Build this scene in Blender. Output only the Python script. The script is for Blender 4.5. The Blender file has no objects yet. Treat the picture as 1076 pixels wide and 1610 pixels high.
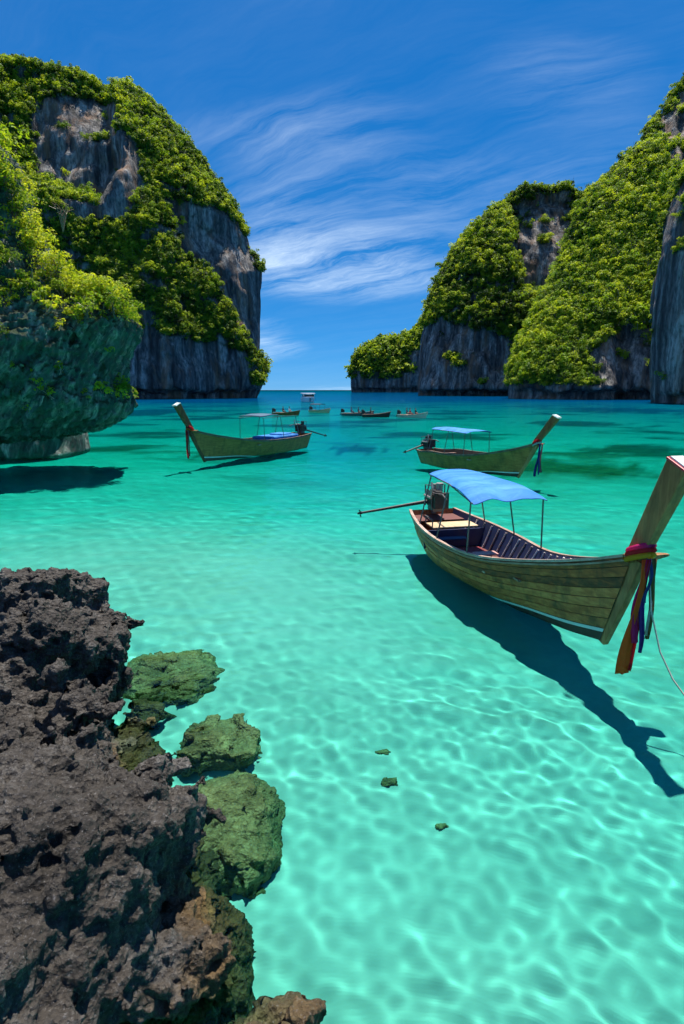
import bpy, bmesh, math, random
import numpy as np
from mathutils import Vector, Matrix

random.seed(7)
sc = bpy.context.scene
col = sc.collection
R = math.radians

# ------------------------------------------------------------------ camera
CAM_H, PITCH, FPX = 4.5, R(12.1), 894.4
cam = bpy.data.objects.new('camera', bpy.data.cameras.new('camera'))
col.objects.link(cam)
sc.camera = cam
cam.data.sensor_fit = 'VERTICAL'
cam.data.sensor_height = 36
cam.data.lens = 20
cam.data.clip_start = .05
cam.data.clip_end = 80000
cam.location = (0, 0, CAM_H)
cam.rotation_euler = (R(90) - PITCH, 0, 0)

# ------------------------------------------------------------------ node helpers
def node(nt, typ, ins=None, **kw):
    n = nt.nodes.new(typ)
    for k, v in kw.items():
        setattr(n, k, v)
    for k, v in (ins or {}).items():
        s = n.inputs[k]
        if hasattr(v, 'is_output') or isinstance(v, bpy.types.NodeSocket):
            nt.links.new(v, s)
        else:
            s.default_value = v
    return n

def mth(nt, op, a, b=0.0, c=None, clamp=False):
    n = nt.nodes.new('ShaderNodeMath'); n.operation = op; n.use_clamp = clamp
    for i, v in enumerate((a, b, c)):
        if v is None: continue
        if isinstance(v, bpy.types.NodeSocket): nt.links.new(v, n.inputs[i])
        else: n.inputs[i].default_value = v
    return n.outputs[0]

def mixc(nt, fac, a, b, blend='MIX'):
    n = nt.nodes.new('ShaderNodeMix'); n.data_type = 'RGBA'; n.blend_type = blend; n.clamp_factor = True
    for i, v in ((0, fac), (6, a), (7, b)):
        if isinstance(v, bpy.types.NodeSocket): nt.links.new(v, n.inputs[i])
        else: n.inputs[i].default_value = v if i == 0 else (*v[:3], 1)
    return n.outputs[2]

def ramp(nt, fac, stops, interp='LINEAR'):
    n = nt.nodes.new('ShaderNodeValToRGB'); n.color_ramp.interpolation = interp
    e = n.color_ramp.elements
    while len(e) < len(stops): e.new(.5)
    for el, (p, c) in zip(e, stops):
        el.position = p
        el.color = (c, c, c, 1) if isinstance(c, (int, float)) else (*c[:3], 1)
    nt.links.new(fac, n.inputs[0])
    return n.outputs[0]

def noise(nt, vec, scale, detail=4, rough=.55, dist=0.0):
    n = node(nt, 'ShaderNodeTexNoise', {'Scale': scale, 'Detail': detail, 'Roughness': rough, 'Distortion': dist})
    nt.links.new(vec, n.inputs['Vector'])
    return n.outputs[0]

def mapping(nt, vec, scale=(1, 1, 1), rot=(0, 0, 0), loc=(0, 0, 0)):
    n = node(nt, 'ShaderNodeMapping', {'Scale': scale, 'Rotation': rot, 'Location': loc})
    nt.links.new(vec, n.inputs['Vector'])
    return n.outputs[0]

# ------------------------------------------------------------------ world: clear tropical sky with cirrus
SUN_EL, SUN_AZ = R(74), R(16)          # azimuth measured from +Y towards +X
world = bpy.data.worlds.new('World')
sc.world = world
world.use_nodes = True
nt = world.node_tree
bg = nt.nodes['Background']
sky = node(nt, 'ShaderNodeTexSky', sky_type='NISHITA', sun_disc=False, sun_elevation=SUN_EL,
           sun_rotation=SUN_AZ, altitude=0, air_density=.5, dust_density=0.0, ozone_density=2.5)
srgb = node(nt, 'ShaderNodeSeparateColor', {0: sky.outputs[0]})
grade = [mth(nt, 'MULTIPLY', mth(nt, 'POWER', srgb.outputs[k], p), g) for k, (p, g) in enumerate(((1.25, .085), (.575, .80), (.42, 2.0)))]
tint = node(nt, 'ShaderNodeCombineColor', {0: grade[0], 1: grade[1], 2: grade[2]}).outputs[0]
tc = nt.nodes.new('ShaderNodeTexCoord')
sep = node(nt, 'ShaderNodeSeparateXYZ', {0: tc.outputs['Generated']})
zz = mth(nt, 'ADD', mth(nt, 'MAXIMUM', sep.outputs[2], 0.0), .22)
cx = mth(nt, 'ADD', mth(nt, 'DIVIDE', sep.outputs[0], zz), .36)
cy = mth(nt, 'ADD', mth(nt, 'DIVIDE', sep.outputs[1], zz), .12)
cv = node(nt, 'ShaderNodeCombineXYZ', {0: cx, 1: cy, 2: 0.0}).outputs[0]
warp = node(nt, 'ShaderNodeTexNoise', {'Scale': 1.3, 'Detail': 4.0, 'Vector': cv})
wv = node(nt, 'ShaderNodeVectorMath', {0: warp.outputs['Color'], 1: (-.5, -.5, -.5)}, operation='ADD')
wv2 = node(nt, 'ShaderNodeVectorMath', {0: wv.outputs[0], 'Scale': .5}, operation='SCALE')
cvw = node(nt, 'ShaderNodeVectorMath', {0: cv, 1: wv2.outputs[0]}, operation='ADD').outputs[0]
OX, OY, CA = 3.1, 1.7, 24
wisps = noise(nt, mapping(nt, mapping(nt, cvw, (1, 1, 1), (0, 0, R(CA))), (.6, 3.0, 1), (0, 0, 0), (OX, OY, 0)), 2.2, 12, .70)
band = noise(nt, mapping(nt, cv, (.8, 1.0, 1), (0, 0, 0), (OX * 3, OY * 2, 0)), .75, 2, .45)
wf = ramp(nt, wisps, [(.38, 0.0), (.60, .45), (.80, 1.0)])
bf = ramp(nt, band, [(.475, 0.05), (.62, 1.0)])
cf = mth(nt, 'MULTIPLY', mth(nt, 'MULTIPLY', wf, bf), .78, clamp=True)
skyc = mixc(nt, cf, tint, (6.2, 7.2, 7.9))
nt.links.new(skyc, bg.inputs[0])
bg.inputs[1].default_value = .082

# ------------------------------------------------------------------ sun
sun = bpy.data.objects.new('sun', bpy.data.lights.new('sun', 'SUN'))
col.objects.link(sun)
sun.data.energy = 3.6
sun.data.angle = R(.53)
sun.data.color = (1.0, .95, .87)
sun.data.cycles.is_caustics_light = True
sdir = Vector((math.sin(SUN_AZ) * math.cos(SUN_EL), math.cos(SUN_AZ) * math.cos(SUN_EL), math.sin(SUN_EL)))
sun.rotation_euler = sdir.to_track_quat('Z', 'Y').to_euler()
sun.location = sdir * 200

sc.view_settings.view_transform = 'Standard'
sc.view_settings.look = 'None'
sc.view_settings.exposure = 1.17
sc.view_settings.gamma = 1
sc.view_settings.use_curve_mapping = False
sc.render.engine = 'CYCLES'
sc.cycles.use_denoising = True
sc.cycles.max_bounces = 7
sc.cycles.transparent_max_bounces = 8
sc.cycles.sample_clamp_indirect = 6.0
sc.cycles.caustics_reflective = False
sc.cycles.caustics_refractive = True
sc.cycles.use_adaptive_sampling = True
sc.cycles.adaptive_threshold = .03

# ------------------------------------------------------------------ placing helpers (pixel of the photo -> world point at a known depth or height)
def ray(x, y):
    u = (x - 538) / FPX; v = (805 - y) / FPX
    return u, math.cos(PITCH) + v * math.sin(PITCH), -math.sin(PITCH) + v * math.cos(PITCH)
def at_z(x, y, z=0.0):
    u, f, w = ray(x, y); t = (z - CAM_H) / w
    return Vector((u * t, f * t, z))
def at_y(x, y, Y):
    u, f, w = ray(x, y); t = Y / f
    return Vector((u * t, Y, CAM_H + w * t))
def at_lean(x, y, Y, lean):
    u, f, w = ray(x, y); Y = (Y + lean * CAM_H) / (1 - lean * w / f); t = Y / f
    return Vector((u * t, Y, CAM_H + w * t))
def to_px(P):
    Z = P[:, 2] - CAM_H
    f = math.cos(PITCH) * P[:, 1] - math.sin(PITCH) * Z
    up = math.sin(PITCH) * P[:, 1] + math.cos(PITCH) * Z
    f = np.maximum(f, .1)
    return 538 + FPX * P[:, 0] / f, 805 - FPX * up / f

# ------------------------------------------------------------------ numeric helpers
_rg = np.random.default_rng(11)
_perm = np.concatenate([_rg.permutation(256)] * 3).astype(np.int32)
_grad = _rg.normal(size=(256, 3)).astype(np.float32)
_grad /= np.linalg.norm(_grad, axis=1)[:, None]

def perlin(p, seed=0):
    p = np.asarray(p, np.float32) + np.float32(seed * 17.31)
    i = np.floor(p).astype(np.int32); f = p - i; i &= 255
    u = f * f * f * (f * (f * 6 - 15) + 10)
    out = 0
    for dx in (0, 1):
        wx = u[:, 0] if dx else 1 - u[:, 0]
        a = _perm[i[:, 0] + dx]
        for dy in (0, 1):
            wy = u[:, 1] if dy else 1 - u[:, 1]
            b = _perm[a + i[:, 1] + dy]
            for dz in (0, 1):
                wz = u[:, 2] if dz else 1 - u[:, 2]
                g = _grad[_perm[b + i[:, 2] + dz]]
                d = g[:, 0] * (f[:, 0] - dx) + g[:, 1] * (f[:, 1] - dy) + g[:, 2] * (f[:, 2] - dz)
                out = out + wx * wy * wz * d
    return out * 1.5

def fbm(p, octv=4, seed=0, gain=.5, lac=2.03):
    o = 0; a = 1.0; p = np.asarray(p, np.float32)
    for k in range(octv):
        o = o + a * perlin(p, seed + k * 3.7); a *= gain; p = p * lac
    return o

def ridged(p, octv=4, seed=0, gain=.5, lac=2.1):
    o = 0; a = 1.0; p = np.asarray(p, np.float32)
    for k in range(octv):
        o = o + a * (1 - np.abs(perlin(p, seed + k * 3.7)) * 2); a *= gain; p = p * lac
    return o

def mesh_np(name, V, F):
    me = bpy.data.meshes.new(name)
    V = np.ascontiguousarray(V, np.float32); F = np.ascontiguousarray(F, np.int32)
    k = F.shape[1]
    me.vertices.add(len(V)); me.vertices.foreach_set('co', V.ravel())
    me.loops.add(F.size); me.loops.foreach_set('vertex_index', F.ravel())
    me.polygons.add(len(F)); me.polygons.foreach_set('loop_start', np.arange(len(F), dtype=np.int32) * k)
    me.update(calc_edges=True)
    return me

def smooth(me, on=True):
    me.polygons.foreach_set('use_smooth', np.full(len(me.polygons), on))

def attr(me, name, vals):
    a = me.attributes.new(name, 'FLOAT', 'POINT')
    a.data.foreach_set('value', np.ascontiguousarray(vals, np.float32))

def link(name, me, mats=(), parent=None, receiver=False):
    o = bpy.data.objects.new(name, me); col.objects.link(o)
    for m in (mats if isinstance(mats, (list, tuple)) else [mats]): me.materials.append(m)
    if parent: o.parent = parent
    if receiver: o.cycles.is_caustics_receiver = True
    return o

def tag(o, label=None, cat=None, group=None, kind=None):
    if label: o['label'] = label
    if cat: o['category'] = cat
    if group: o['group'] = group
    if kind: o['kind'] = kind
    return o

def empty(name, loc=(0, 0, 0), rz=0.0, scale=1.0):
    o = bpy.data.objects.new(name, None); col.objects.link(o)
    o.location = loc; o.rotation_euler = (0, 0, rz); o.scale = (scale,) * 3
    o.empty_display_size = .2
    return o

def surf_nets(vol, org, h):
    ins = vol < 0
    nx, ny, nz = vol.shape
    cnt = np.zeros((nx - 1, ny - 1, nz - 1), np.int8)
    for a in (0, 1):
        for b in (0, 1):
            for c in (0, 1):
                cnt += ins[a:nx - 1 + a, b:ny - 1 + b, c:nz - 1 + c]
    act = (cnt > 0) & (cnt < 8)
    I = np.argwhere(act)
    idx = np.full(act.shape, -1, np.int32); idx[act] = np.arange(len(I))
    corners = [(a, b, c) for a in (0, 1) for b in (0, 1) for c in (0, 1)]
    val = np.stack([vol[I[:, 0] + a, I[:, 1] + b, I[:, 2] + c] for a, b, c in corners], 1)
    acc = np.zeros((len(I), 3), np.float32); n = np.zeros(len(I), np.float32)
    for p in range(8):
        for q in range(p + 1, 8):
            d = np.array(corners[q]) - np.array(corners[p])
            if np.abs(d).sum() != 1: continue
            v0, v1 = val[:, p], val[:, q]
            m = (v0 < 0) != (v1 < 0)
            t = np.where(m, v0 / np.where(m, v0 - v1, 1), 0)
            acc += np.where(m[:, None], np.array(corners[p], np.float32) + t[:, None] * d, 0); n += m
    V = (I + acc / n[:, None]) * h + np.asarray(org, np.float32)
    Fs = []
    for ax in range(3):
        s0 = [slice(None)] * 3; s1 = [slice(None)] * 3
        s0[ax] = slice(0, -1); s1[ax] = slice(1, None)
        a = ins[tuple(s0)]; b = ins[tuple(s1)]
        E = np.argwhere(a != b)
        o1, o2 = [(1, 2), (2, 0), (0, 1)][ax]
        ok = (E[:, o1] > 0) & (E[:, o2] > 0) & (E[:, o1] < vol.shape[o1] - 1) & (E[:, o2] < vol.shape[o2] - 1)
        E = E[ok]
        fl = a[E[:, 0], E[:, 1], E[:, 2]]
        def g(d1, d2):
            e = E.copy(); e[:, o1] -= d1; e[:, o2] -= d2
            return idx[e[:, 0], e[:, 1], e[:, 2]]
        Q = np.stack([g(1, 1), g(0, 1), g(0, 0), g(1, 0)], 1)
        Q[~fl] = Q[~fl][:, ::-1]
        Fs.append(Q)
    F = np.concatenate(Fs)
    return V, F[(F >= 0).all(1)]

def keep_big(V, F, frac=.05):
    lab = np.arange(len(V))
    while True:
        m = lab[F].min(1); new = lab.copy()
        np.minimum.at(new, F.ravel(), np.repeat(m, F.shape[1])); new = new[new]
        if (new == lab).all(): break
        lab = new
    cnt = np.bincount(lab, minlength=len(V))
    ok = cnt[lab] > frac * cnt.max()
    F = F[ok[F[:, 0]]]
    idx = np.cumsum(ok) - 1
    return V[ok], idx[F]

def vnormals(V, F):
    a = V[F[:, 2]] - V[F[:, 0]]; b = V[F[:, 3 if F.shape[1] == 4 else 1]] - V[F[:, 1 if F.shape[1] == 4 else 0]]
    fn = np.cross(a, b)
    N = np.zeros_like(V)
    for k in range(F.shape[1]):
        for c in range(3):
            N[:, c] += np.bincount(F[:, k], fn[:, c], len(V))
    return N / np.maximum(np.linalg.norm(N, axis=1), 1e-9)[:, None]

def subdivide(V, F, levels=1):
    for _ in range(levels):
        n = len(V)
        E = np.concatenate([F[:, [0, 1]], F[:, [1, 2]], F[:, [2, 3]], F[:, [3, 0]]])
        key = np.sort(E, 1); key = key[:, 0].astype(np.int64) * n + key[:, 1]
        uq, inv = np.unique(key, return_inverse=True)
        mid = (V[uq // n] + V[uq % n]) * .5
        cen = V[F].mean(1)
        m = n + inv.reshape(4, -1).T
        c = n + len(uq) + np.arange(len(F))
        F = np.concatenate([np.stack([F[:, k], m[:, k], c, m[:, (k + 3) % 4]], 1) for k in range(4)])
        V = np.concatenate([V, mid, cen]).astype(np.float32)
    return V, F

def poly_sd(px, pz, poly):
    """signed distance to a closed polygon, positive inside"""
    P = np.asarray(poly, np.float32); Q = np.roll(P, -1, 0)
    d = np.full(px.shape, 1e9, np.float32); ins = np.zeros(px.shape, bool)
    for (ax, ay), (bx, by) in zip(P, Q):
        ex, ey = bx - ax, by - ay
        t = np.clip(((px - ax) * ex + (pz - ay) * ey) / (ex * ex + ey * ey + 1e-9), 0, 1)
        d = np.minimum(d, np.hypot(px - ax - t * ex, pz - ay - t * ey))
        if ay != by:
            ins ^= ((ay > pz) != (by > pz)) & (px < ex * (pz - ay) / (by - ay) + ax)
    return np.where(ins, d, -d)

def in_poly(x, y, poly):
    return poly_sd(x, y, poly)

# ------------------------------------------------------------------ materials of the setting
def new_mat(name):
    m = bpy.data.materials.new(name); m.use_nodes = True
    nt = m.node_tree; b = nt.nodes['Principled BSDF']
    return m, nt, b

def geo_pos(nt):
    return nt.nodes.new('ShaderNodeNewGeometry').outputs['Position']

def limestone(name, scale=1.0, dark=1.0, teal=0.0, flow=None, greys=((.032, .031, .030), (.155, .145, .135), (.46, .43, .38)), ochre=.65):
    """weathered grey limestone with vertical drip stains, ochre patches and mossy ledges"""
    m, nt, b = new_mat(name)
    P = geo_pos(nt)
    if flow is None:
        st = mapping(nt, P, (.22 / scale, .22 / scale, .018 / scale)); P3 = mapping(nt, P, (1, 1, .35))
    else:
        wn = node(nt, 'ShaderNodeTexNoise', {'Scale': .22, 'Detail': 2.0, 'Vector': P}).outputs['Color']
        Pw = node(nt, 'ShaderNodeVectorMath', {0: P, 1: node(nt, 'ShaderNodeVectorMath', {0: wn, 'Scale': 2.6}, operation='SCALE').outputs[0]}, operation='ADD').outputs[0]
        Pr = mapping(nt, Pw, (1, 1, 1), flow[1]); st = mapping(nt, Pr, flow[0]); P3 = mapping(nt, Pr, (1, 1, .22))
    n1 = noise(nt, st, 1.0, 6, .62, .35)
    n2 = noise(nt, P, .06 / scale, 5, .6)
    n3 = noise(nt, P3, .9 / scale, 5, .65)
    g = ramp(nt, n1, [(.36, greys[0]), (.49, greys[1]), (.64, greys[2])])
    g = mixc(nt, ramp(nt, n3, [(.35, .75), (.6, 0.0)]), g, (.025, .026, .026))
    oc = ramp(nt, noise(nt, mapping(nt, P, (1, 1, .16), (0, 0, 0), (31, 7, 3)), .13 / scale, 5, .65), [(.50, 0.0), (.66, ochre)])
    g = mixc(nt, oc, g, (.30, .155, .075))
    if teal:
        tl = ramp(nt, noise(nt, P, .22 / scale, 4, .6, .4), [(.32, 0.0), (.62, 1.0)])
        g = mixc(nt, mth(nt, 'MULTIPLY', tl, teal), g, (.045, .16, .115))
    at = node(nt, 'ShaderNodeAttribute', attribute_name='veg')
    g = mixc(nt, mth(nt, 'MULTIPLY', at.outputs['Fac'], .85), g, (.025, .045, .012))
    if dark != 1: g = mixc(nt, 1.0, g, (dark, dark, dark), 'MULTIPLY')
    nt.links.new(g, b.inputs['Base Color'])
    b.inputs['Roughness'].default_value = .85
    b.inputs['Specular IOR Level'].default_value = .25
    bh = mth(nt, 'ADD', n3, mth(nt, 'MULTIPLY', n1, 1.2))
    bp = node(nt, 'ShaderNodeBump', {'Strength': .9, 'Distance': .9 * scale, 'Height': bh})
    nt.links.new(bp.outputs[0], b.inputs['Normal'])
    return m

def leaf_mat(name, c0, c1, c2, patch=.03, transl=.45, dry=0.0):
    m, nt, b = new_mat(name)
    P = geo_pos(nt)
    oi = nt.nodes.new('ShaderNodeObjectInfo')
    n = noise(nt, P, patch, 3, .5)
    f = mth(nt, 'ADD', mth(nt, 'MULTIPLY', n, 1.1), mth(nt, 'MULTIPLY', oi.outputs['Random'], .75))
    f = mth(nt, 'ADD', f, -.42)
    f = mth(nt, 'ADD', f, mth(nt, 'MULTIPLY', noise(nt, P, 2.5, 2, .5), .25))
    g = ramp(nt, f, [(.15, c0), (.48, c1), (.85, c2)])
    if dry:
        g = mixc(nt, ramp(nt, oi.outputs['Random'], [(1 - dry, 0.0), (1 - dry * .7, .75)]), g, (.22, .12, .03))
    nt.links.new(g, b.inputs['Base Color'])
    b.inputs['Roughness'].default_value = .6
    b.inputs['Specular IOR Level'].default_value = .25
    tr = node(nt, 'ShaderNodeBsdfTranslucent', {'Color': mixc(nt, 1.0, g, (1.25, 1.25, .5), 'MULTIPLY')})
    mx = node(nt, 'ShaderNodeMixShader', {0: transl, 1: b.outputs[0], 2: tr.outputs[0]})
    nt.links.new(mx.outputs[0], nt.nodes['Material Output'].inputs[0])
    return m

M = {}
M['cliff'] = limestone('limestone_cliff_rock', 1.0)
M['cliff_far'] = limestone('limestone_island_rock', 2.0)
M['overhang'] = limestone('limestone_overhang_rock', .13, .85, .6, ((1.5, 1.5, .16), (0, R(-32), 0)), greys=((.010, .011, .011), (.10, .105, .095), (.55, .53, .47)), ochre=.3)
M['leaf_far'] = leaf_mat('jungle_leaves', (.03, .07, .008), (.14, .245, .016), (.37, .45, .03))
M['leaf_sunny'] = leaf_mat('sunny_jungle_leaves', (.06, .13, .010), (.22, .35, .018), (.46, .53, .03))  # brighter leaf copy: sunlight put into the colour, also mixed in for variety
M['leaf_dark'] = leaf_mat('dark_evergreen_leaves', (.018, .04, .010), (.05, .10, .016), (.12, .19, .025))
M['leaf_near'] = leaf_mat('shrub_leaves', (.09, .16, .014), (.27, .37, .022), (.50, .52, .04), .25, .5)

# sand of the lagoon floor, with reef patches and deep-water scattered light painted in blue
m, nt, b = new_mat('lagoon_sand')
P = geo_pos(nt)
sx = node(nt, 'ShaderNodeSeparateXYZ', {0: P})
s1 = noise(nt, P, .35, 4, .55)
sand = ramp(nt, s1, [(.3, (.57, .52, .41)), (.7, (.68, .625, .51))])
rip = noise(nt, mapping(nt, P, (1, 2.2, 1), (0, 0, R(20))), 3.0, 3, .5)
sand = mixc(nt, ramp(nt, rip, [(.3, .10), (.6, 0.0)]), sand, (.36, .32, .235))
reef_n = noise(nt, mapping(nt, P, (.75, 1.0, 1), (0, 0, R(8)), (12, 3, 0)), .085, 5, .6, .3)
far = node(nt, 'ShaderNodeMapRange', {'Value': sx.outputs[1], 'From Min': 22.0, 'From Max': 45.0, 'To Min': 0.0, 'To Max': 1.0}).outputs[0]
reef = mth(nt, 'MULTIPLY', ramp(nt, reef_n, [(.51, 0.0), (.60, 1.0)]), far)
reefc = ramp(nt, noise(nt, P, 1.6, 4, .6), [(.3, (.05, .065, .02)), (.7, (.17, .17, .07))])
sand = mixc(nt, mth(nt, 'MULTIPLY', reef, .9), sand, reefc)
at = node(nt, 'ShaderNodeAttribute', attribute_name='reef')
sand = mixc(nt, mth(nt, 'MULTIPLY', at.outputs['Fac'], .92), sand, reefc)
at = node(nt, 'ShaderNodeAttribute', attribute_name='deep_scatter')
sand = mixc(nt, at.outputs['Fac'], sand, (.02, .115, .50))  # blue of light scattered in deep water, put into the floor colour
nt.links.new(sand, b.inputs['Base Color'])
b.inputs['Roughness'].default_value = 1.0
b.inputs['Specular IOR Level'].default_value = 0.0
bp = node(nt, 'ShaderNodeBump', {'Strength': .5, 'Distance': .05, 'Height': mth(nt, 'ADD', rip, mth(nt, 'MULTIPLY', reef_n, 2))})
nt.links.new(bp.outputs[0], b.inputs['Normal'])
M['sand'] = m

# water surface: refracting, its waves are real geometry near the camera and bump further out
m = bpy.data.materials.new('sea_water'); m.use_nodes = True
nt = m.node_tree; nt.nodes.clear()
out = nt.nodes.new('ShaderNodeOutputMaterial')
P = geo_pos(nt)
sx = node(nt, 'ShaderNodeSeparateXYZ', {0: P})
dist = node(nt, 'ShaderNodeVectorMath', {0: P}, operation='LENGTH').outputs['Value']
w1 = noise(nt, mapping(nt, P, (.7, 1.2, 1)), 1.1, 3, .6)
w2 = noise(nt, mapping(nt, P, (.35, 1.0, 1)), .22, 4, .55)
bs = node(nt, 'ShaderNodeMapRange', {'Value': dist, 'From Min': 16.0, 'From Max': 60.0, 'To Min': 0.0, 'To Max': 1.0}).outputs[0]
bp = node(nt, 'ShaderNodeBump', {'Distance': .22, 'Height': mth(nt, 'ADD', w1, mth(nt, 'MULTIPLY', w2, 2.2)), 'Strength': mth(nt, 'MULTIPLY', bs, .7)})
refr = node(nt, 'ShaderNodeBsdfRefraction', {'Color': (.97, 1, 1, 1), 'Roughness': 0.0, 'IOR': 1.333})
gl = node(nt, 'ShaderNodeBsdfGlossy', {'Color': (1, 1, 1, 1), 'Roughness': .03, 'Normal': bp.outputs[0]})
fr = node(nt, 'ShaderNodeFresnel', {'IOR': 1.333, 'Normal': bp.outputs[0]})
bk = nt.nodes.new('ShaderNodeNewGeometry').outputs['Backfacing']   # from below the mirror is total, from above a polariser has cut it
mx = node(nt, 'ShaderNodeMixShader', {0: mth(nt, 'MULTIPLY', fr.outputs[0], mth(nt, 'MULTIPLY_ADD', bk, .58, .42)), 1: refr.outputs[0], 2: gl.outputs[0]})
nt.links.new(mx.outputs[0], out.inputs[0])
M['water'] = m

m = bpy.data.materials.new('sea_water_depth'); m.use_nodes = True
nt = m.node_tree; nt.nodes.clear()
out = nt.nodes.new('ShaderNodeOutputMaterial')
va = node(nt, 'ShaderNodeVolumeAbsorption', {'Color': (.26, .944, .926, 1), 'Density': 1.6})
nt.links.new(va.outputs[0], out.inputs[1])
M['water_depth'] = m

# ------------------------------------------------------------------ lagoon floor
def polar(rs, an):
    Rr, A = np.meshgrid(rs, an, indexing='ij')
    n, k = Rr.shape
    ix = np.arange(n * k).reshape(n, k)
    a, b_, c, d = ix[:-1], np.roll(ix, -1, 1)[:-1], np.roll(ix, -1, 1)[1:], ix[1:]
    return Rr.ravel(), A.ravel(), np.stack([a, b_, c, d], -1).reshape(-1, 4)

DR = [0, 3, 6, 10, 16, 25, 40, 70, 120, 250, 600, 40000]
DZ = [1.15, 1.15, 1.15, 1.08, 1.1, 1.55, 2.3, 3.1, 3.7, 4.1, 4.4, 4.4]
def sea_depth(x, y):
    r = np.hypot(x, y)
    d = np.interp(r, DR, DZ)
    P = np.stack([x, y, x * 0], 1)
    return d + np.clip(r / 40, .25, 1.5) * (.25 * fbm(P / 9, 3, 3)) - .55 * np.exp(-((x + 8) ** 2 / 60 + (y - 16) ** 2 / 30)) - .2 * np.exp(-((x + 1) ** 2 / 20 + (y - 11) ** 2 / 30))

an = np.concatenate([np.linspace(-.8, .8, 160), np.linspace(.8, 2 * math.pi - .8, 60)[1:-1]])
rs = np.concatenate([np.linspace(.05, 12, 120), 12 * np.exp(np.linspace(0, 1, 170)[1:] * math.log(30000 / 12))])
r_, a_, F = polar(rs, an)
X, Y = r_ * np.sin(a_), r_ * np.cos(a_)
V = np.stack([X, Y, -sea_depth(X, Y)], 1)
me = mesh_np('seabed', V, F); smooth(me)
px, py = to_px(V)
reef = np.zeros(len(V), np.float32)
for (cx_, cy_, wx, wy) in [(880, 785, 130, 20), (380, 757, 60, 9), (1000, 750, 80, 12), (560, 745, 40, 8), (230, 665, 60, 10), (980, 660, 100, 9), (330, 640, 90, 5), (900, 690, 70, 6)]:
    c = at_z(cx_, cy_, -2.4); e1 = (at_z(cx_ + wx, cy_, -2.4) - c).length; e2 = (at_z(cx_, cy_ + wy, -2.4) - c).length
    d = np.sqrt(((X - c.x) / e1) ** 2 + ((Y - c.y) / e2) ** 2) + .7 * fbm(np.stack([X, Y, X * 0], 1) / (.35 * e1), 4, 9)
    reef = np.maximum(reef, np.clip((1.15 - d) / .4, 0, 1))
attr(me, 'reef', reef)
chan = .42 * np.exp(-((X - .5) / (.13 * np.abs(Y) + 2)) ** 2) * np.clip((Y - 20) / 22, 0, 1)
attr(me, 'deep_scatter', np.maximum(chan, np.clip((np.hypot(X, Y) - 45) / 230, 0, 1) ** .7 * .95))  # weight of the painted deep-water blue, along the channel and further out
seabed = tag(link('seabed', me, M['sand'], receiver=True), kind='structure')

# ------------------------------------------------------------------ water: waves as geometry, and the body of water below them
def waves(x, y, sp):
    z = np.zeros_like(x); g = np.random.default_rng(5)
    for i in range(72):
        L = .19 * (18 ** g.random()); k = 2 * math.pi / L
        th = g.normal(-1.75, .95 if L < .6 else .55); ph = g.random() * 6.283
        A = .00165 * L ** .98
        z += A * np.clip((L / sp - 3) / 3, 0, 1) * np.sin(k * (math.cos(th) * x + math.sin(th) * y) + ph)
    P = np.stack([x, y, x * 0], 1)
    return z * (1.0 + .8 * perlin(P / 3.5, 4)) * np.clip(1.25 - np.hypot(x, y) / 90, .12, 1)

half = list(np.linspace(0, .85, 205))          # fine columns ahead, coarsening gradually to the sides and behind
while half[-1] < math.pi - .12: half.append(half[-1] + min((half[-1] - half[-2]) * 1.07, .12))
half = np.array(half); half[half > .85] = .85 + (half[half > .85] - .85) * (math.pi - .03 - .85) / (half[-1] - .85)
an = np.concatenate([-half[:0:-1], half])
rs = [.05, .3, .7, 1.1]
while rs[-1] < 60: rs.append(rs[-1] + max(.037, rs[-1] * .0045))
while rs[-1] < 30000: rs.append(rs[-1] * 1.03)
rs = np.array(rs)
r_, a_, F = polar(rs, an)
X, Y = r_ * np.sin(a_), r_ * np.cos(a_)
sp = np.maximum(np.repeat(np.gradient(rs), len(an)), r_ * np.tile(np.maximum(np.gradient(an), .0040), len(rs)))
me = mesh_np('sea', np.stack([X, Y, waves(X, Y, sp)], 1), F); smooth(me)
sea = tag(link('sea', me, M['water']), kind='structure')
sea.cycles.is_caustics_caster = True

an = np.linspace(0, 2 * math.pi, 65)[:-1]
rs = np.array([.02, 8, 20, 40, 60, 90, 200, 600, 2000, 29500.])
top = np.array([.14, .14, .13, .10, .06, .025, .012, .012, .012, .012])
r_, a_, F = polar(rs, an)
nV = len(r_)
X, Y = r_ * np.sin(a_), r_ * np.cos(a_)
V = np.concatenate([np.stack([X, Y, np.repeat(top, 64)], 1), np.stack([X, Y, np.full(nV, -40.)], 1)])
last = np.arange(64) + (len(rs) - 1) * 64
first = np.arange(64)
side = np.stack([last, np.roll(last, -1), np.roll(last, -1) + nV, last + nV], 1)[:, ::-1]
side2 = np.stack([first, np.roll(first, -1), np.roll(first, -1) + nV, first + nV], 1)
body = link('water_body', mesh_np('water_body', V, np.concatenate([F, F[:, ::-1] + nV, side, side2])), M['water_depth'], parent=sea)

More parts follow.
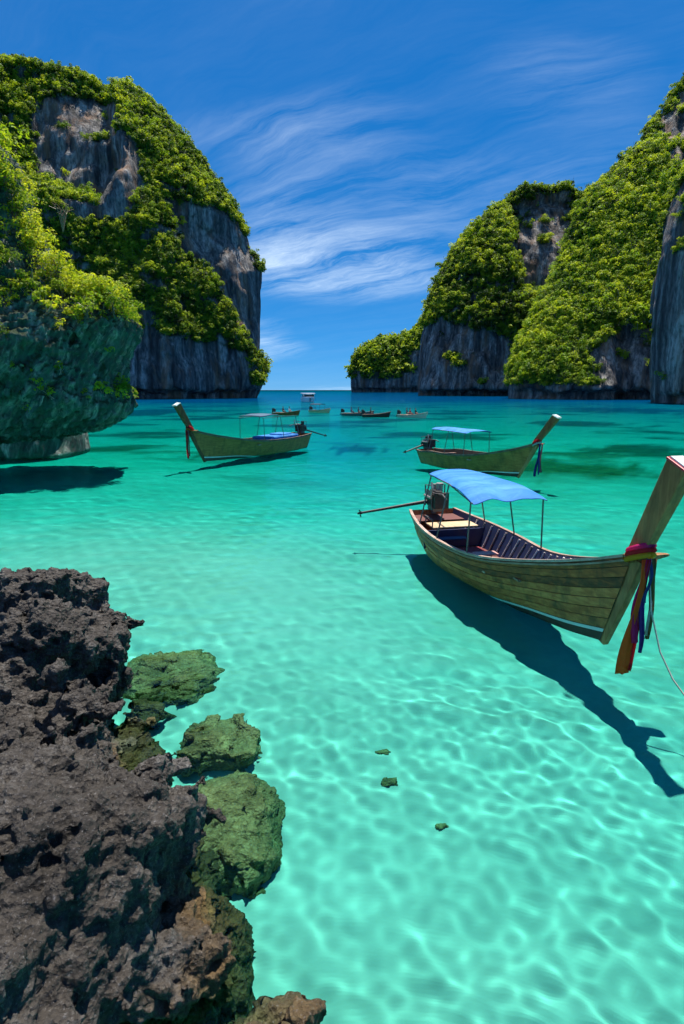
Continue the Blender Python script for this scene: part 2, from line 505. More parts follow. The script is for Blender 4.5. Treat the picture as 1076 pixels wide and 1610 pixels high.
# ------------------------------------------------------------------ cliffs
def cliff(name, poly, yc, B, Rr, h, mat, seed, zlow=-5.0, back=.5, relief=(), notch=(5.0, 8.0), amps=(5, 45, 2.2, 13, 1.3, 5, 40), flow=None, bare=(), veg_bias=.0, crop=None, lean=0.0, sub=None):
    W = [(p.x, p.z) for p in (at_lean(a, b_, yc, lean) for a, b_ in poly)]
    xs = [w[0] for w in W]; zs = [w[1] for w in W]
    x0, x1, z1 = min(xs) - 3 * h - amps[0] * .5, max(xs) + 3 * h + amps[0] * .6, max(zs) + 3 * h + amps[0] * .6
    if crop: x0, x1 = max(x0, crop[0]), min(x1, crop[1])
    y0, y1 = yc - B - amps[0] * 1.2 - 2 * h, yc + B * back + 2 * h + max(lean, 0) * max(zs)
    gx = np.arange(x0, x1, h, dtype=np.float32); gy = np.arange(y0, y1, h, dtype=np.float32); gz = np.arange(zlow, z1, h, dtype=np.float32)
    GX, GZ = np.meshgrid(gx, gz, indexing='ij')
    d = poly_sd(GX, GZ, W)
    bf = np.where(d > 0, B * np.sqrt(1 - (1 - np.clip(d / Rr, 0, 1)) ** 2), d * 3)
    rel = np.zeros_like(d)
    for rp, amt, soft in relief:
        rw = [(p.x, p.z) for p in (at_lean(a, b_, yc, lean) for a, b_ in rp)]
        rel += amt * np.clip(poly_sd(GX, GZ, rw) / soft + .5, 0, 1)
    if notch:
        nh = notch[0] * (1 + .45 * perlin(np.stack([gx / (h * 9), gx * 0 + seed, gx * 0], 1)) + .3 * perlin(np.stack([gx / (h * 3.5), gx * 0 + seed, gx * 0], 1)))[:, None]
        rel += notch[1] * np.clip((nh - GZ) / (notch[0] * .35), 0, 1)
    yz = yc + lean * GZ
    front = (yz - bf + rel)[:, None, :] - gy[None, :, None]
    rear = gy[None, :, None] - (yz + np.minimum(bf, bf * back))[:, None, :]
    f = np.maximum(front, rear).astype(np.float32)
    lim = amps[0] + amps[2] + amps[4] + 2 * h
    msk = np.abs(f) < lim * 1.6
    I = np.argwhere(msk)
    P = np.stack([gx[I[:, 0]], gy[I[:, 1]], gz[I[:, 2]]], 1)
    dn = amps[0] * fbm(P / amps[1], 2, seed) + amps[2] * fbm(P / amps[3], 2, seed + 5)
    if flow is None:
        Q = P / np.array([amps[5], amps[5], amps[6]], np.float32)
    else:
        Q = (P @ np.array(flow, np.float32).T) / np.array([amps[5], amps[5], amps[6]], np.float32)
    dn += amps[4] * (ridged(Q, 2, seed + 9) - .9)
    f[msk] += dn
    V, F = keep_big(*surf_nets(f, (gx[0], gy[0], gz[0]), h))
    Nn = vnormals(V, F)
    if sub:
        V, F = subdivide(V, F, 1); Nn = vnormals(V, F)
        Q = (V @ np.array(flow, np.float32).T) / np.array([sub[1], sub[1], sub[1] * 3], np.float32)
        V = (V + Nn * (sub[0] * (ridged(Q, 3, seed + 30) - 1.0) + sub[0] * .5 * fbm(V / (sub[1] * .6), 3, seed + 33))[:, None]).astype(np.float32)
        Nn = vnormals(V, F)
    px, py = to_px(V)
    v = .62 + .55 * Nn[:, 2] + (.62 if h > .5 else .45) * fbm(V / (h * 9), 3, seed + 21) + veg_bias
    for bp_, amt, soft in bare:
        v -= amt * np.clip(poly_sd(px, py, bp_) / soft + .5, 0, 1)
    v += 1.6 * np.clip(Nn[:, 2] - .3, 0, .6)
    v = np.where(V[:, 2] < (notch[0] + 2 if notch else 2), 0, v)
    me = mesh_np(name, V, F); smooth(me)
    attr(me, 'veg', np.clip((v - .4) / .25, 0, 1))
    o = link(name, me, mat, receiver=True)
    return o, V, Nn, v, (px, py)

# ------------------------------------------------------------------ jungle crowns scattered over the cliffs
def crown_mesh(name, rng, n=220, size=.2, lobes=7, flat=.8, stretch=1.0):
    cs = rng.normal(size=(lobes, 3)) * [.45, .45, .3]; cs[:, 2] += .1
    rr = rng.uniform(.35, .6, lobes)
    V = []; F = []
    for i in range(n):
        k = rng.integers(lobes)
        dvec = rng.normal(size=3); dvec /= np.linalg.norm(dvec)
        if dvec[2] < -.3: dvec[2] *= -.7
        c = cs[k] + dvec * rr[k] * rng.uniform(.75, 1.08) * [1, 1, flat]
        nrm = dvec + rng.normal(size=3) * .55 + [0, 0, .35]; nrm /= np.linalg.norm(nrm)
        t = np.cross(nrm, rng.normal(size=3)); t /= np.linalg.norm(t); bt = np.cross(nrm, t)
        s = size * rng.uniform(.6, 1.3); s2 = s * rng.uniform(.45, .75) * stretch
        base = len(V)
        V += [c - t * s, c + bt * s2 + nrm * s * .15, c + t * s, c - bt * s2 + nrm * s * .15]
        F.append((base, base + 1, base + 2, base + 3))
    return mesh_np(name, np.array(V), np.array(F))

rng = np.random.default_rng(3)
trunk_mat = new_mat('pale_trunk')[0]; trunk_mat.node_tree.nodes['Principled BSDF'].inputs['Base Color'].default_value = (.30, .26, .20, 1)
def add_trunk(me):
    bm = bmesh.new(); bm.from_mesh(me)
    for q in range(4):
        a = Vector((rng.normal() * .12, rng.normal() * .12, -.75)); e = Vector((rng.normal() * .55, rng.normal() * .55, rng.uniform(.55, 1.15)))
        m_ = (a + e) * .5 + Vector((rng.normal() * .1, rng.normal() * .1, 0))
        for d in (Vector((1, 0, 0)), Vector((0, 1, 0))):
            for p, r_, w0, w1 in ((a, m_, .055, .035), (m_, e, .035, .01)):
                f = bm.faces.new([bm.verts.new(v) for v in (p - d * w0, p + d * w0, r_ + d * w1, r_ - d * w1)]); f.material_index = 1
    bm.to_mesh(me); bm.free(); me.materials.append(trunk_mat)
def crown_set(name, mat, n, size, count=9):
    c = bpy.data.collections.new(name)
    for k in range(count):
        me = crown_mesh('tree_crown', rng, int(n * rng.uniform(.75, 1.15)), size * rng.uniform(.75, 1.15), int(rng.integers(4, 10)), rng.uniform(.6, 1.35)); me.materials.append(mat[k % len(mat)] if isinstance(mat, list) else mat)
        add_trunk(me) if k % 3 == 1 else None
        c.objects.link(bpy.data.objects.new('tree_crown', me))
    return c
crowns = crown_set('jungle crowns', [M['leaf_far'], M['leaf_sunny'], M['leaf_far'], M['leaf_dark'], M['leaf_far']], 330, .145, 13)
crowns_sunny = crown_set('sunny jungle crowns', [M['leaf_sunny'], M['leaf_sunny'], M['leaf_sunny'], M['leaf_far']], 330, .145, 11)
crowns_far = crown_set('island crowns', M['leaf_far'], 90, .28)

def scatter(name, P, rot, scl, coll, label=None):
    me = bpy.data.meshes.new(name)
    me.vertices.add(len(P)); me.vertices.foreach_set('co', np.ascontiguousarray(P, np.float32).ravel())
    a = me.attributes.new('rot', 'FLOAT_VECTOR', 'POINT'); a.data.foreach_set('vector', np.ascontiguousarray(rot, np.float32).ravel())
    a = me.attributes.new('scl', 'FLOAT', 'POINT'); a.data.foreach_set('value', np.ascontiguousarray(scl, np.float32))
    a = me.attributes.new('pick', 'INT', 'POINT'); a.data.foreach_set('value', rng.integers(0, 60, len(P)).astype(np.int32))
    o = bpy.data.objects.new(name, me); col.objects.link(o)
    ng = bpy.data.node_groups.new(name, 'GeometryNodeTree')
    ng.interface.new_socket('Geometry', in_out='INPUT', socket_type='NodeSocketGeometry')
    ng.interface.new_socket('Geometry', in_out='OUTPUT', socket_type='NodeSocketGeometry')
    gi = ng.nodes.new('NodeGroupInput'); go = ng.nodes.new('NodeGroupOutput')
    ci = ng.nodes.new('GeometryNodeCollectionInfo'); ci.inputs['Collection'].default_value = coll
    ci.inputs['Separate Children'].default_value = True; ci.inputs['Reset Children'].default_value = True
    ip = ng.nodes.new('GeometryNodeInstanceOnPoints'); ip.inputs['Pick Instance'].default_value = True
    def na(nm, dt):
        n = ng.nodes.new('GeometryNodeInputNamedAttribute'); n.data_type = dt; n.inputs['Name'].default_value = nm
        return n.outputs[0]
    L = ng.links.new
    L(gi.outputs[0], ip.inputs['Points']); L(ci.outputs[0], ip.inputs['Instance'])
    L(na('rot', 'FLOAT_VECTOR'), ip.inputs['Rotation']); L(na('scl', 'FLOAT'), ip.inputs['Scale']); L(na('pick', 'INT'), ip.inputs['Instance Index'])
    L(ip.outputs[0], go.inputs[0])
    o.modifiers.new('crowns', 'NODES').node_group = ng
    return tag(o, label, None, kind='stuff')

def forest(name, data, h, dens, smin, smax, coll, thr=.5, region=None, outside=None, label=None, facing=-.35):
    o, V, Nn, v, (px, py) = data
    view = V - np.array([0, 0, CAM_H], np.float32); view /= np.linalg.norm(view, axis=1)[:, None]
    vis = (Nn * view).sum(1) < -facing
    p = np.where((v > thr) & vis & (px > -160) & (px < 1240), dens * h * h * 1.15 * np.clip((v - thr) * 4, .25, 1.2), 0)
    if region: p = p * (in_poly(px, py, region) > 0)
    if outside: p = p * (in_poly(px, py, outside) <= 0)
    sel = np.nonzero(rng.random(len(V)) < p)[0]
    s = rng.uniform(smin, smax, len(sel)) * np.where(rng.random(len(sel)) < .12, 1.35, 1)
    P = V[sel] + Nn[sel] * s[:, None] * .25 + np.array([0, 0, .12]) * s[:, None]
    rot = np.stack([rng.normal(size=len(sel)) * .25 , rng.normal(size=len(sel)) * .25, rng.uniform(0, 6.28, len(sel))], 1)
    print(name, len(sel), 'crowns', len(V), 'verts')
    return scatter(name, P, rot, s, coll, label)

# --- left headland
left_poly = [(-160, 1100), (-160, 126), (-60, 122), (0, 122), (40, 118), (90, 126), (130, 132), (158, 146), (178, 160), (198, 148), (222, 156), (248, 178), (280, 212), (315, 252), (340, 295), (362, 322), (382, 362), (398, 396), (412, 428), (410, 450), (408, 500), (409, 560), (416, 595), (410, 612), (400, 640), (400, 1100)]
left = cliff('limestone_headland', left_poly, 335, 38, 75, 1.25, M['cliff'], 2, lean=.22, back=.9,
    relief=[([(40, 150), (120, 140), (185, 160), (210, 225), (228, 300), (200, 350), (110, 330), (40, 300)], 15, 9),
            ([(300, 350), (400, 380), (416, 470), (412, 560), (360, 470), (310, 420)], 7, 10),
            ([(-200, 90), (150, 90), (185, 128), (212, 200), (240, 300), (300, 420), (340, 640), (-200, 640)], -9, 12)],
    bare=[([(50, 158), (120, 146), (190, 170), (212, 228), (226, 300), (190, 345), (110, 320), (55, 290)], 1.3, 16),
          ([(300, 330), (355, 330), (405, 410), (418, 480), (414, 560), (395, 545), (370, 490), (330, 430), (290, 400)], 1.15, 16),
          ([(150, 545), (250, 530), (340, 545), (380, 560), (400, 640), (150, 640)], 1.25, 14),
          ([(230, 300), (300, 330), (290, 400), (235, 370)], .35, 16),
          ([(210, 150), (262, 190), (300, 250), (260, 230), (215, 190)], .3, 12)])
tag(left[0], 'tall grey limestone headland under jungle, left of the channel', None, kind='structure')
forest('jungle_cover', left, 1.25, .27, 1.1, 2.9, crowns, label='dark green jungle covering the tall left headland')

# --- right cliffs, three buttresses one behind the other
r3 = cliff('limestone_cliff', [(653, 1100), (653, 640), (657, 590), (662, 530), (676, 482), (696, 440), (716, 396), (742, 364), (780, 330), (822, 304), (856, 298), (890, 298), (912, 312), (940, 300), (1000, 240), (1100, 240), (1100, 1100)], 470, 42, 80, 1.7, M['cliff'], 31, lean=.3, back=.9,
    relief=[([(795, 330), (860, 305), (905, 320), (905, 440), (880, 490), (800, 470), (790, 400)], 22, 12), ([(655, 515), (800, 520), (800, 640), (640, 640)], 4, 10)],
    bare=[([(815, 330), (870, 312), (900, 330), (902, 430), (880, 480), (830, 440), (805, 390)], 1.3, 14),
          ([(640, 520), (700, 510), (800, 530), (810, 640), (640, 640)], 1.3, 14), ([(690, 440), (800, 440), (860, 470), (780, 490), (700, 480)], .35, 20)])
tag(r3[0], 'rounded jungle cliff right of the channel with a dark hollow face', None, kind='structure')
forest('jungle_cover', r3, 1.7, .15, 1.6, 3.9, crowns, label='jungle on the rounded cliff right of the channel')

r2 = cliff('limestone_cliff', [(1260, 1100), (1260, 40), (1120, 90), (1082, 128), (1062, 146), (1036, 190), (1018, 232), (982, 258), (960, 290), (930, 312), (912, 340), (898, 400), (876, 444), (846, 486), (820, 545), (806, 592), (803, 640), (803, 1100)], 310, 42, 70, 1.25, M['cliff'], 47, lean=.42, back=.9,
    relief=[([(1030, 160), (1100, 130), (1100, 262), (1040, 262), (1020, 220)], 12, 8), ([(925, 530), (1040, 515), (1040, 640), (925, 640)], 7, 8), ([(1010, 330), (1100, 250), (1100, 640), (1010, 640)], 6, 8)],
    bare=[([(1034, 172), (1062, 150), (1120, 120), (1120, 258), (1050, 262), (1030, 232)], 1.3, 10),
          ([(925, 540), (975, 520), (1045, 520), (1045, 640), (925, 640)], 1.2, 12)], veg_bias=.1)
tag(r2[0], 'sunlit jungle slope of the right cliff, between its dark hollow and the bare end wall', None, kind='structure')
sunny = [(1060, 270), (1050, 330), (1035, 430), (1030, 520), (960, 520), (920, 640), (780, 640), (820, 540), (870, 460), (930, 370), (990, 300)]  # slope covered with the leaf copy that has sunlight in its colour
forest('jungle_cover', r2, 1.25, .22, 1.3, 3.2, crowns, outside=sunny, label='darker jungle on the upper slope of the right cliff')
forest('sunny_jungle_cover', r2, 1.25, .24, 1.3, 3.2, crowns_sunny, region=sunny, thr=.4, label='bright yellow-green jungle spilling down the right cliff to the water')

r1 = cliff('limestone_buttress', [(1400, 1100), (1400, 180), (1150, 215), (1090, 262), (1060, 328), (1044, 404), (1038, 500), (1036, 640), (1036, 1100)], 205, 26, 30, .8, M['cliff'], 63, lean=.06, back=.9,
    bare=[([(1020, 640), (1030, 400), (1050, 320), (1090, 270), (1200, 260), (1300, 640)], .55, 12)], amps=(3, 30, 1.8, 10, 2.2, 3.4, 30), notch=(3.5, 5))
tag(r1[0], 'bare grey limestone end wall at the right edge of the bay', None, kind='structure')
forest('jungle_cover', r1, .8, .22, .9, 2.0, crowns, label='sparse bushes clinging to the bare wall at the right edge')

# --- far island at the mouth of the bay
isl = cliff('limestone_island', [(550, 900), (551, 590), (558, 566), (577, 545), (598, 537), (626, 536), (645, 528), (668, 505), (700, 480), (760, 470), (760, 900)], 1150, 60, 110, 3.4, M['cliff_far'], 77, zlow=-8,
    amps=(8, 80, 4, 26, 2.5, 11, 90), notch=(9, 9), veg_bias=.2, bare=[([(540, 598), (760, 590), (760, 640), (540, 640)], .8, 8), ([(635, 560), (700, 540), (700, 620), (630, 620)], .8, 8)])
tag(isl[0], 'small distant wooded limestone island on the horizon', None, kind='structure')
forest('jungle_cover', isl, 3.4, .02, 4, 8, crowns_far, label='jungle on the small distant island')

# --- overhanging rock close by on the left
a35 = R(35)
flowm = [(math.cos(a35), 0, -math.sin(a35)), (0, 1, 0), (math.sin(a35), 0, math.cos(a35))]
ov_poly = [(-420, 690), (-420, 150), (-60, 190), (0, 232), (28, 300), (56, 376), (96, 440), (140, 474), (180, 486), (208, 505), (204, 535), (190, 560), (184, 605), (196, 632), (194, 650), (168, 670), (128, 680), (60, 692), (0, 699), (-100, 705), (-420, 710)]
ov = cliff('limestone_overhang', ov_poly, 33.5, 5.2, 5.5, .14, M['overhang'], 91, zlow=.2, back=2.2, notch=None,
    amps=(1.0, 5, .55, 1.5, .55, .75, 3.4), flow=flowm, crop=(-20.5, 20), veg_bias=-.55, sub=(.2, .5))
tag(ov[0], 'dark green-streaked limestone overhang jutting over the water at the left edge', None, kind='structure')
core = cliff('cave_wall', [(-420, 800), (-420, 300), (-40, 480), (90, 560), (122, 640), (128, 690), (130, 760)], 43, 4, 3, .3, M['overhang'], 95, zlow=-3.2, back=1.5, notch=None,
    amps=(1.3, 5, .7, 1.8, .4, .8, 3), crop=(-36, 20), veg_bias=-2)
core[0].parent = ov[0]
crowns_near = crown_set('rim bushes', M['leaf_near'], 200, .16, 5)
forest('rim_greenery', ov, .07, 1.6, .25, .55, crowns_near, thr=.48, label='low yellow-green plants growing on top of the overhang')

# ------------------------------------------------------------------ rocks
def rock_mat(name, c0, c1, c2, algae=None, alg_z=(.1, .5), fleck=.5, s=1.0):
    m, nt, b = new_mat(name)
    P = geo_pos(nt)
    n1 = noise(nt, P, 1.1 * s, 6, .65)
    n2 = noise(nt, P, 14 * s, 6, .7)
    vo = node(nt, 'ShaderNodeTexVoronoi', {'Scale': 26.0 * s, 'Vector': P})
    f = mth(nt, 'ADD', mth(nt, 'MULTIPLY', n1, .6), mth(nt, 'MULTIPLY', n2, .55))
    g = ramp(nt, f, [(.38, c0), (.58, c1), (.78, c2)])
    fl = ramp(nt, noise(nt, P, 48 * s, 3, .6), [(.58, 0.0), (.72, fleck)])
    g = mixc(nt, fl, g, (.30, .29, .29))
    if algae:
        z = node(nt, 'ShaderNodeSeparateXYZ', {0: P}).outputs[2]
        zz = mth(nt, 'ADD', z, mth(nt, 'MULTIPLY', mth(nt, 'ADD', n1, -.5), 1.2))
        af = node(nt, 'ShaderNodeMapRange', {'Value': zz, 'From Min': alg_z[0], 'From Max': alg_z[1], 'To Min': .9, 'To Max': 0.0}).outputs[0]
        ac = ramp(nt, n2, [(.35, tuple(a * .35 for a in algae)), (.65, algae)])
        g = mixc(nt, af, g, ac)
    nt.links.new(g, b.inputs['Base Color'])
    b.inputs['Roughness'].default_value = .8
    b.inputs['Specular IOR Level'].default_value = .3
    h = mth(nt, 'ADD', mth(nt, 'MULTIPLY', n2, 1.0), mth(nt, 'MULTIPLY', vo.outputs['Distance'], .6))
    bp = node(nt, 'ShaderNodeBump', {'Strength': 1.0, 'Distance': .05 / s, 'Height': h})
    nt.links.new(bp.outputs[0], b.inputs['Normal'])
    return m
M['lava'] = rock_mat('pitted_dark_rock', (.010, .0085, .007), (.054, .046, .038), (.15, .142, .13), (.22, .13, .035), (-.12, .42), .35)
M['reef_rock'] = rock_mat('algae_covered_rock', (.10, .06, .018), (.38, .21, .07), (.70, .44, .18), None, fleck=.35)
M['shore_rock'] = rock_mat('brown_shore_rock', (.02, .014, .008), (.085, .056, .026), (.18, .13, .06), (.22, .19, .06), (-.3, .1), .3)

def rock(name, blobs, h, levels, mat, seed, big=.3, mid=.13, fine=.05, zmin=-2.2, k=.22, pits=.08, fs=1.0, crop=None):
    B = np.array([[*c, *r] for c, r in blobs], np.float32)
    lo = (B[:, :3] - B[:, 3:]).min(0) - .45; hi = (B[:, :3] + B[:, 3:]).max(0) + .45
    lo[2] = max(lo[2], zmin)
    if crop: lo[0], lo[1] = max(lo[0], crop[0]), max(lo[1], crop[1])
    ax = [np.arange(lo[i], hi[i], h, dtype=np.float32) for i in range(3)]
    G = np.stack(np.meshgrid(*ax, indexing='ij'), -1)
    f = np.full(G.shape[:3], 9., np.float32)
    for c, r in blobs:
        q = np.abs((G - np.array(c, np.float32)) / np.array(r, np.float32))
        d = ((q ** 3.2).sum(-1) ** (1 / 3.2) - 1) * min(r)
        hh = np.maximum(k - np.abs(f - d), 0) / k
        f = np.minimum(f, d) - hh * hh * k * .25
    msk = np.abs(f) < (big + mid) * 1.8
    P = G[msk]
    f[msk] += big * fbm(P / (1.25 * fs), 2, seed) + mid * ridged(P / (.42 * fs), 2, seed + 4) - mid * .9
    V, F = keep_big(*surf_nets(f, lo, h))
    V, F = subdivide(V, F, levels)
    N = vnormals(V, F)
    V = V + N * ((fine * fbm(V / (.16 * fs), 4, seed + 8, .6) - pits * np.clip(perlin(V / (.11 * fs), seed + 13) - .12, 0, 1)) - pits * .8 * np.clip(perlin(V / (.3 * fs), seed + 17) - .15, 0, 1))[:, None]
    me = mesh_np(name, V, F); smooth(me)
    print(name, len(V))
    return link(name, me, mat, receiver=True)

o = rock('boulder', [((-5.35, 7.1, .4), (1.95, 1.35, 1.5)), ((-4.75, 5.6, .15), (2.05, 1.4, 1.3)), ((-3.25, 3.95, -.05), (1.6, 1.15, 1.3)), ((-1.75, 3.95, -.5), (.75, .62, .8)),
                     ((-2.95, 2.7, .0), (1.5, 1.4, 1.25)), ((-4.3, 4.6, -.9), (2.0, 3.2, 1.0)), ((-2.0, 4.85, -.45), (.5, .4, .75))], .094, 2, M['lava'], 5, zmin=-1.3, big=.40, mid=.15, fine=.06, pits=.11, crop=(-5.9, 1.6))
tag(o, 'huge dark pitted rock filling the lower left corner of the picture', 'rock')
def sub_rock(px, py, zt, r, seed, label, mat='reef_rock', **kw):
    c = at_z(px, py, 0)
    o = rock('boulder', [((c.x, c.y, zt - r[2]), r), ((c.x + r[0] * .3, c.y - r[1] * .35, zt - r[2] * 1.25), (r[0] * .75, r[1] * .7, r[2]))], .055, 1, M[mat], seed, big=.12, mid=.09, fine=.03, pits=.03, zmin=-2.1, fs=.7, **kw)
    return tag(o, label, 'rock')
sub_rock(262, 1030, -.50, (.82, .85, .8), 21, 'greenish sunken rock beside the far end of the dark rock')
sub_rock(340, 1124, -.50, (.50, .46, .7), 33, 'smallest of the three greenish sunken rocks, the one between the other two')
sub_rock(345, 1236, -.45, (.70, .72, .9), 45, 'mossy sunken rock nearest the camera, beside the yellowish foot of the dark rock')
sub_rock(428, 1650, .12, (.33, .30, .6), 57, 'small brown rock rising from the water at the bottom edge', 'shore_rock')
for (px, py, r, sd, lb) in [(600, 1212, .055, 3, 'small dark stone lying alone on the pale sand'), (612, 1268, .06, 8, 'blurred dark stone on the sand just below another one'), (693, 1348, .05, 14, 'flat dark stone on the sand nearest the camera')]:
    p = at_z(px, py, 0); q = Vector((p.x, p.y, 0)).normalized() * 1.15
    x, y = p.x + q.x, p.y + q.y
    z = -float(sea_depth(np.array([x]), np.array([y]))[0])
    o = rock('stone', [((x, y, z + r * .25), (r * 1.5, r * .8, r * .55))], .03, 1, M['reef_rock'], sd, big=.02, mid=.02, fine=.012, pits=.01, zmin=-3, fs=.2, k=.05)
    tag(o, lb, 'stone')

# ------------------------------------------------------------------ shrubs on the overhang
V, Nn = ov[1], ov[2]
opx, opy = ov[4]
bark = new_mat('shrub_bark')[0]; bark.node_tree.nodes['Principled BSDF'].inputs['Base Color'].default_value = (.11, .075, .045, 1)
rust = new_mat('dry_twig')[0]; rust.node_tree.nodes['Principled BSDF'].inputs['Base Color'].default_value = (.24, .13, .07, 1)

def tube(path, radii, n=6, close=True):
    path = [Vector(p) for p in path]; V = []; F = []
    if not hasattr(radii, '__len__'): radii = [radii] * len(path)
    up = Vector((0, 0, 1)); prev = None
    for i, p in enumerate(path):
        t = (path[min(i + 1, len(path) - 1)] - path[max(i - 1, 0)]).normalized()
        a = prev if prev is not None else (t.cross(up) if abs(t.dot(up)) < .95 else t.cross(Vector((1, 0, 0))))
        a = (a - t * a.dot(t)).normalized(); prev = a; b = t.cross(a)
        for k in range(n):
            w = 2 * math.pi * k / n
            V.append(p + (a * math.cos(w) + b * math.sin(w)) * radii[i])
    for i in range(len(path) - 1):
        for k in range(n):
            F.append((i * n + k, i * n + (k + 1) % n, (i + 1) * n + (k + 1) % n, (i + 1) * n + k))
    if close:
        F.append(tuple(range(n))[::-1]); F.append(tuple((len(path) - 1) * n + k for k in range(n)))
    return V, F

class MB:
    def __init__(s): s.V = []; s.F = []
    def add(s, VF):
        V, F = VF; b = len(s.V); s.V += [tuple(v) for v in V]; s.F += [tuple(i + b for i in f) for f in F]; return s
    def tube(s, path, r, n=6): return s.add(tube(path, r, n))
    def box(s, c, size, rot=None):
        c = Vector(c); M3 = rot or Matrix.Identity(3); V = []
        for x in (-.5, .5):
            for y in (-.5, .5):
                for z in (-.5, .5): V.append(c + M3 @ Vector((x * size[0], y * size[1], z * size[2])))
        return s.add((V, [(0, 1, 3, 2), (4, 6, 7, 5), (0, 4, 5, 1), (2, 3, 7, 6), (0, 2, 6, 4), (1, 5, 7, 3)]))
    def grid(s, rows, flip=False, closed=False):
        n = len(rows[0]); V = [v for r in rows for v in r]; F = []
        for i in range(len(rows) - 1):
            for k in range(n if closed else n - 1):
                q = (i * n + k, i * n + (k + 1) % n, (i + 1) * n + (k + 1) % n, (i + 1) * n + k)
                F.append(q[::-1] if flip else q)
        return s.add((V, F))
    def build(s, name, mat, parent=None, sm=False, bevel=0.0, receiver=True):
        me = bpy.data.meshes.new(name); me.from_pydata(s.V, [], s.F); me.update()
        if sm: smooth(me)
        o = link(name, me, mat, parent, receiver)
        if bevel:
            bv = o.modifiers.new('bevel', 'BEVEL'); bv.width = bevel; bv.segments = 2; bv.limit_method = 'ANGLE'
        return o

shrub_meshes = []
for k in range(5):
    shrub_meshes.append(crown_mesh('foliage', rng, 520, .085, 9, .85, .8))
    shrub_meshes[-1].materials.append(M['leaf_near'])
SHRUBS = [(6, 200, 1.5, 'round leafy tree standing in the top left corner of the overhang'),
    (40, 238, 1.0, 'shrub touching the round tree on its right side'), (16, 268, 1.15, 'shrub directly under the round tree at the left edge'),
    (52, 290, 1.0, 'shrub on the rim left of the bare twigs, uppermost of that slope'), (28, 322, .9, 'small shrub on the rim between the left edge and the bare twigs'),
    (68, 332, 1.1, 'full shrub on the rim just left of the bare twigs'), (92, 362, 1.1, 'shrub growing directly beneath the bare twigs'),
    (66, 384, 1.0, 'shrub on the rim below left of the bare twigs'), (116, 386, 1.15, 'tall shrub just below right of the bare twigs'),
    (98, 418, 1.05, 'shrub halfway down the rim against the dark rock'), (134, 412, 1.15, 'bright shrub in the middle of the rim slope'),
    (148, 376, .95, 'shrub standing highest on the outer end of the rim, against the far jungle'), (172, 402, 1.0, 'shrub on the outer rim with the far jungle behind it'),
    (160, 440, 1.15, 'dense yellow shrub in the middle of the outer rim clump'), (130, 456, .95, 'low shrub above the rock face in the middle of the overhang'),
    (190, 428, 1.1, 'shrub at the upper right of the outer rim clump'), (208, 456, 1.0, 'rightmost shrub, at the tip of the overhang'),
    (184, 472, 1.0, 'shrub hanging below the rightmost shrub at the tip'), (206, 494, .8, 'lowest shrub at the tip, drooping over the rock nose'),
    (158, 486, .75, 'small shrub drooping over the rock left of the tip'), (110, 458, .7, 'small shrub clinging lower left of the rim clump'),
    (48, 418, .6, 'lone small shrub on the dark rock face below the rim'), (82, 300, .8, 'shrub leaning out right of the rim just above the bare twigs')]
for i, (px, py, s, kind) in enumerate(SHRUBS):
    p = at_y(px, py, 32.0)
    # settle the bush on the rock surface below it
    d2 = (V[:, 0] - p.x) ** 2 + (V[:, 2] - (p.z - s * .55)) ** 2
    j = np.nonzero((d2 < .5) & (V[:, 1] < 34.5))[0]
    if len(j): j = j[np.argmin(d2[j] + .05 * (V[j, 1] - 30) ** 2)]
    else: j = np.argmin(d2 + (V[:, 1] - 32) ** 2)
    base = Vector(V[j].tolist())
    root = empty('shrub', base, rng.uniform(0, 6.28))
    c = Vector((rng.normal() * .1, rng.normal() * .1, s * .6))
    fo = link('foliage', shrub_meshes[i % 5], (), root); fo.location = c; fo.scale = (s, s, s * .85)
    st = MB()
    for a in range(3):
        e = c + Vector((rng.normal() * .3, rng.normal() * .3, s * .25))
        st.tube([(0, 0, -.15), c * .5 + Vector((rng.normal() * .08, rng.normal() * .08, 0)), e], [.05, .035, .012], 5)
    st.build('stem', bark, root)
    tag(root, kind, 'tree' if i == 0 else 'shrub', 'shrubs along the rim of the overhang')
root = empty('dead_shrub', at_y(98, 348, 32.2))
tw = MB()
for k in range(9):
    a = rng.normal() * .5 + .5; l = rng.uniform(.5, 1.1)
    m_ = Vector((math.sin(a) * l * .5, rng.normal() * .15, math.cos(a) * l * .5)); e = m_ * 2 + Vector((rng.normal() * .1, 0, -.1))
    tw.tube([(0, 0, -.5), m_, e], [.03, .02, .008], 5)
    for q in range(3): tw.tube([m_ + (e - m_) * (.3 + .3 * q), m_ + (e - m_) * (.3 + .3 * q) + Vector((rng.normal() * .18, rng.normal() * .1, .15))], [.012, .005], 4)
tw.build('twigs', rust, root)
tag(root, 'bare reddish twigs sticking up among the shrubs on the overhang', 'shrub')

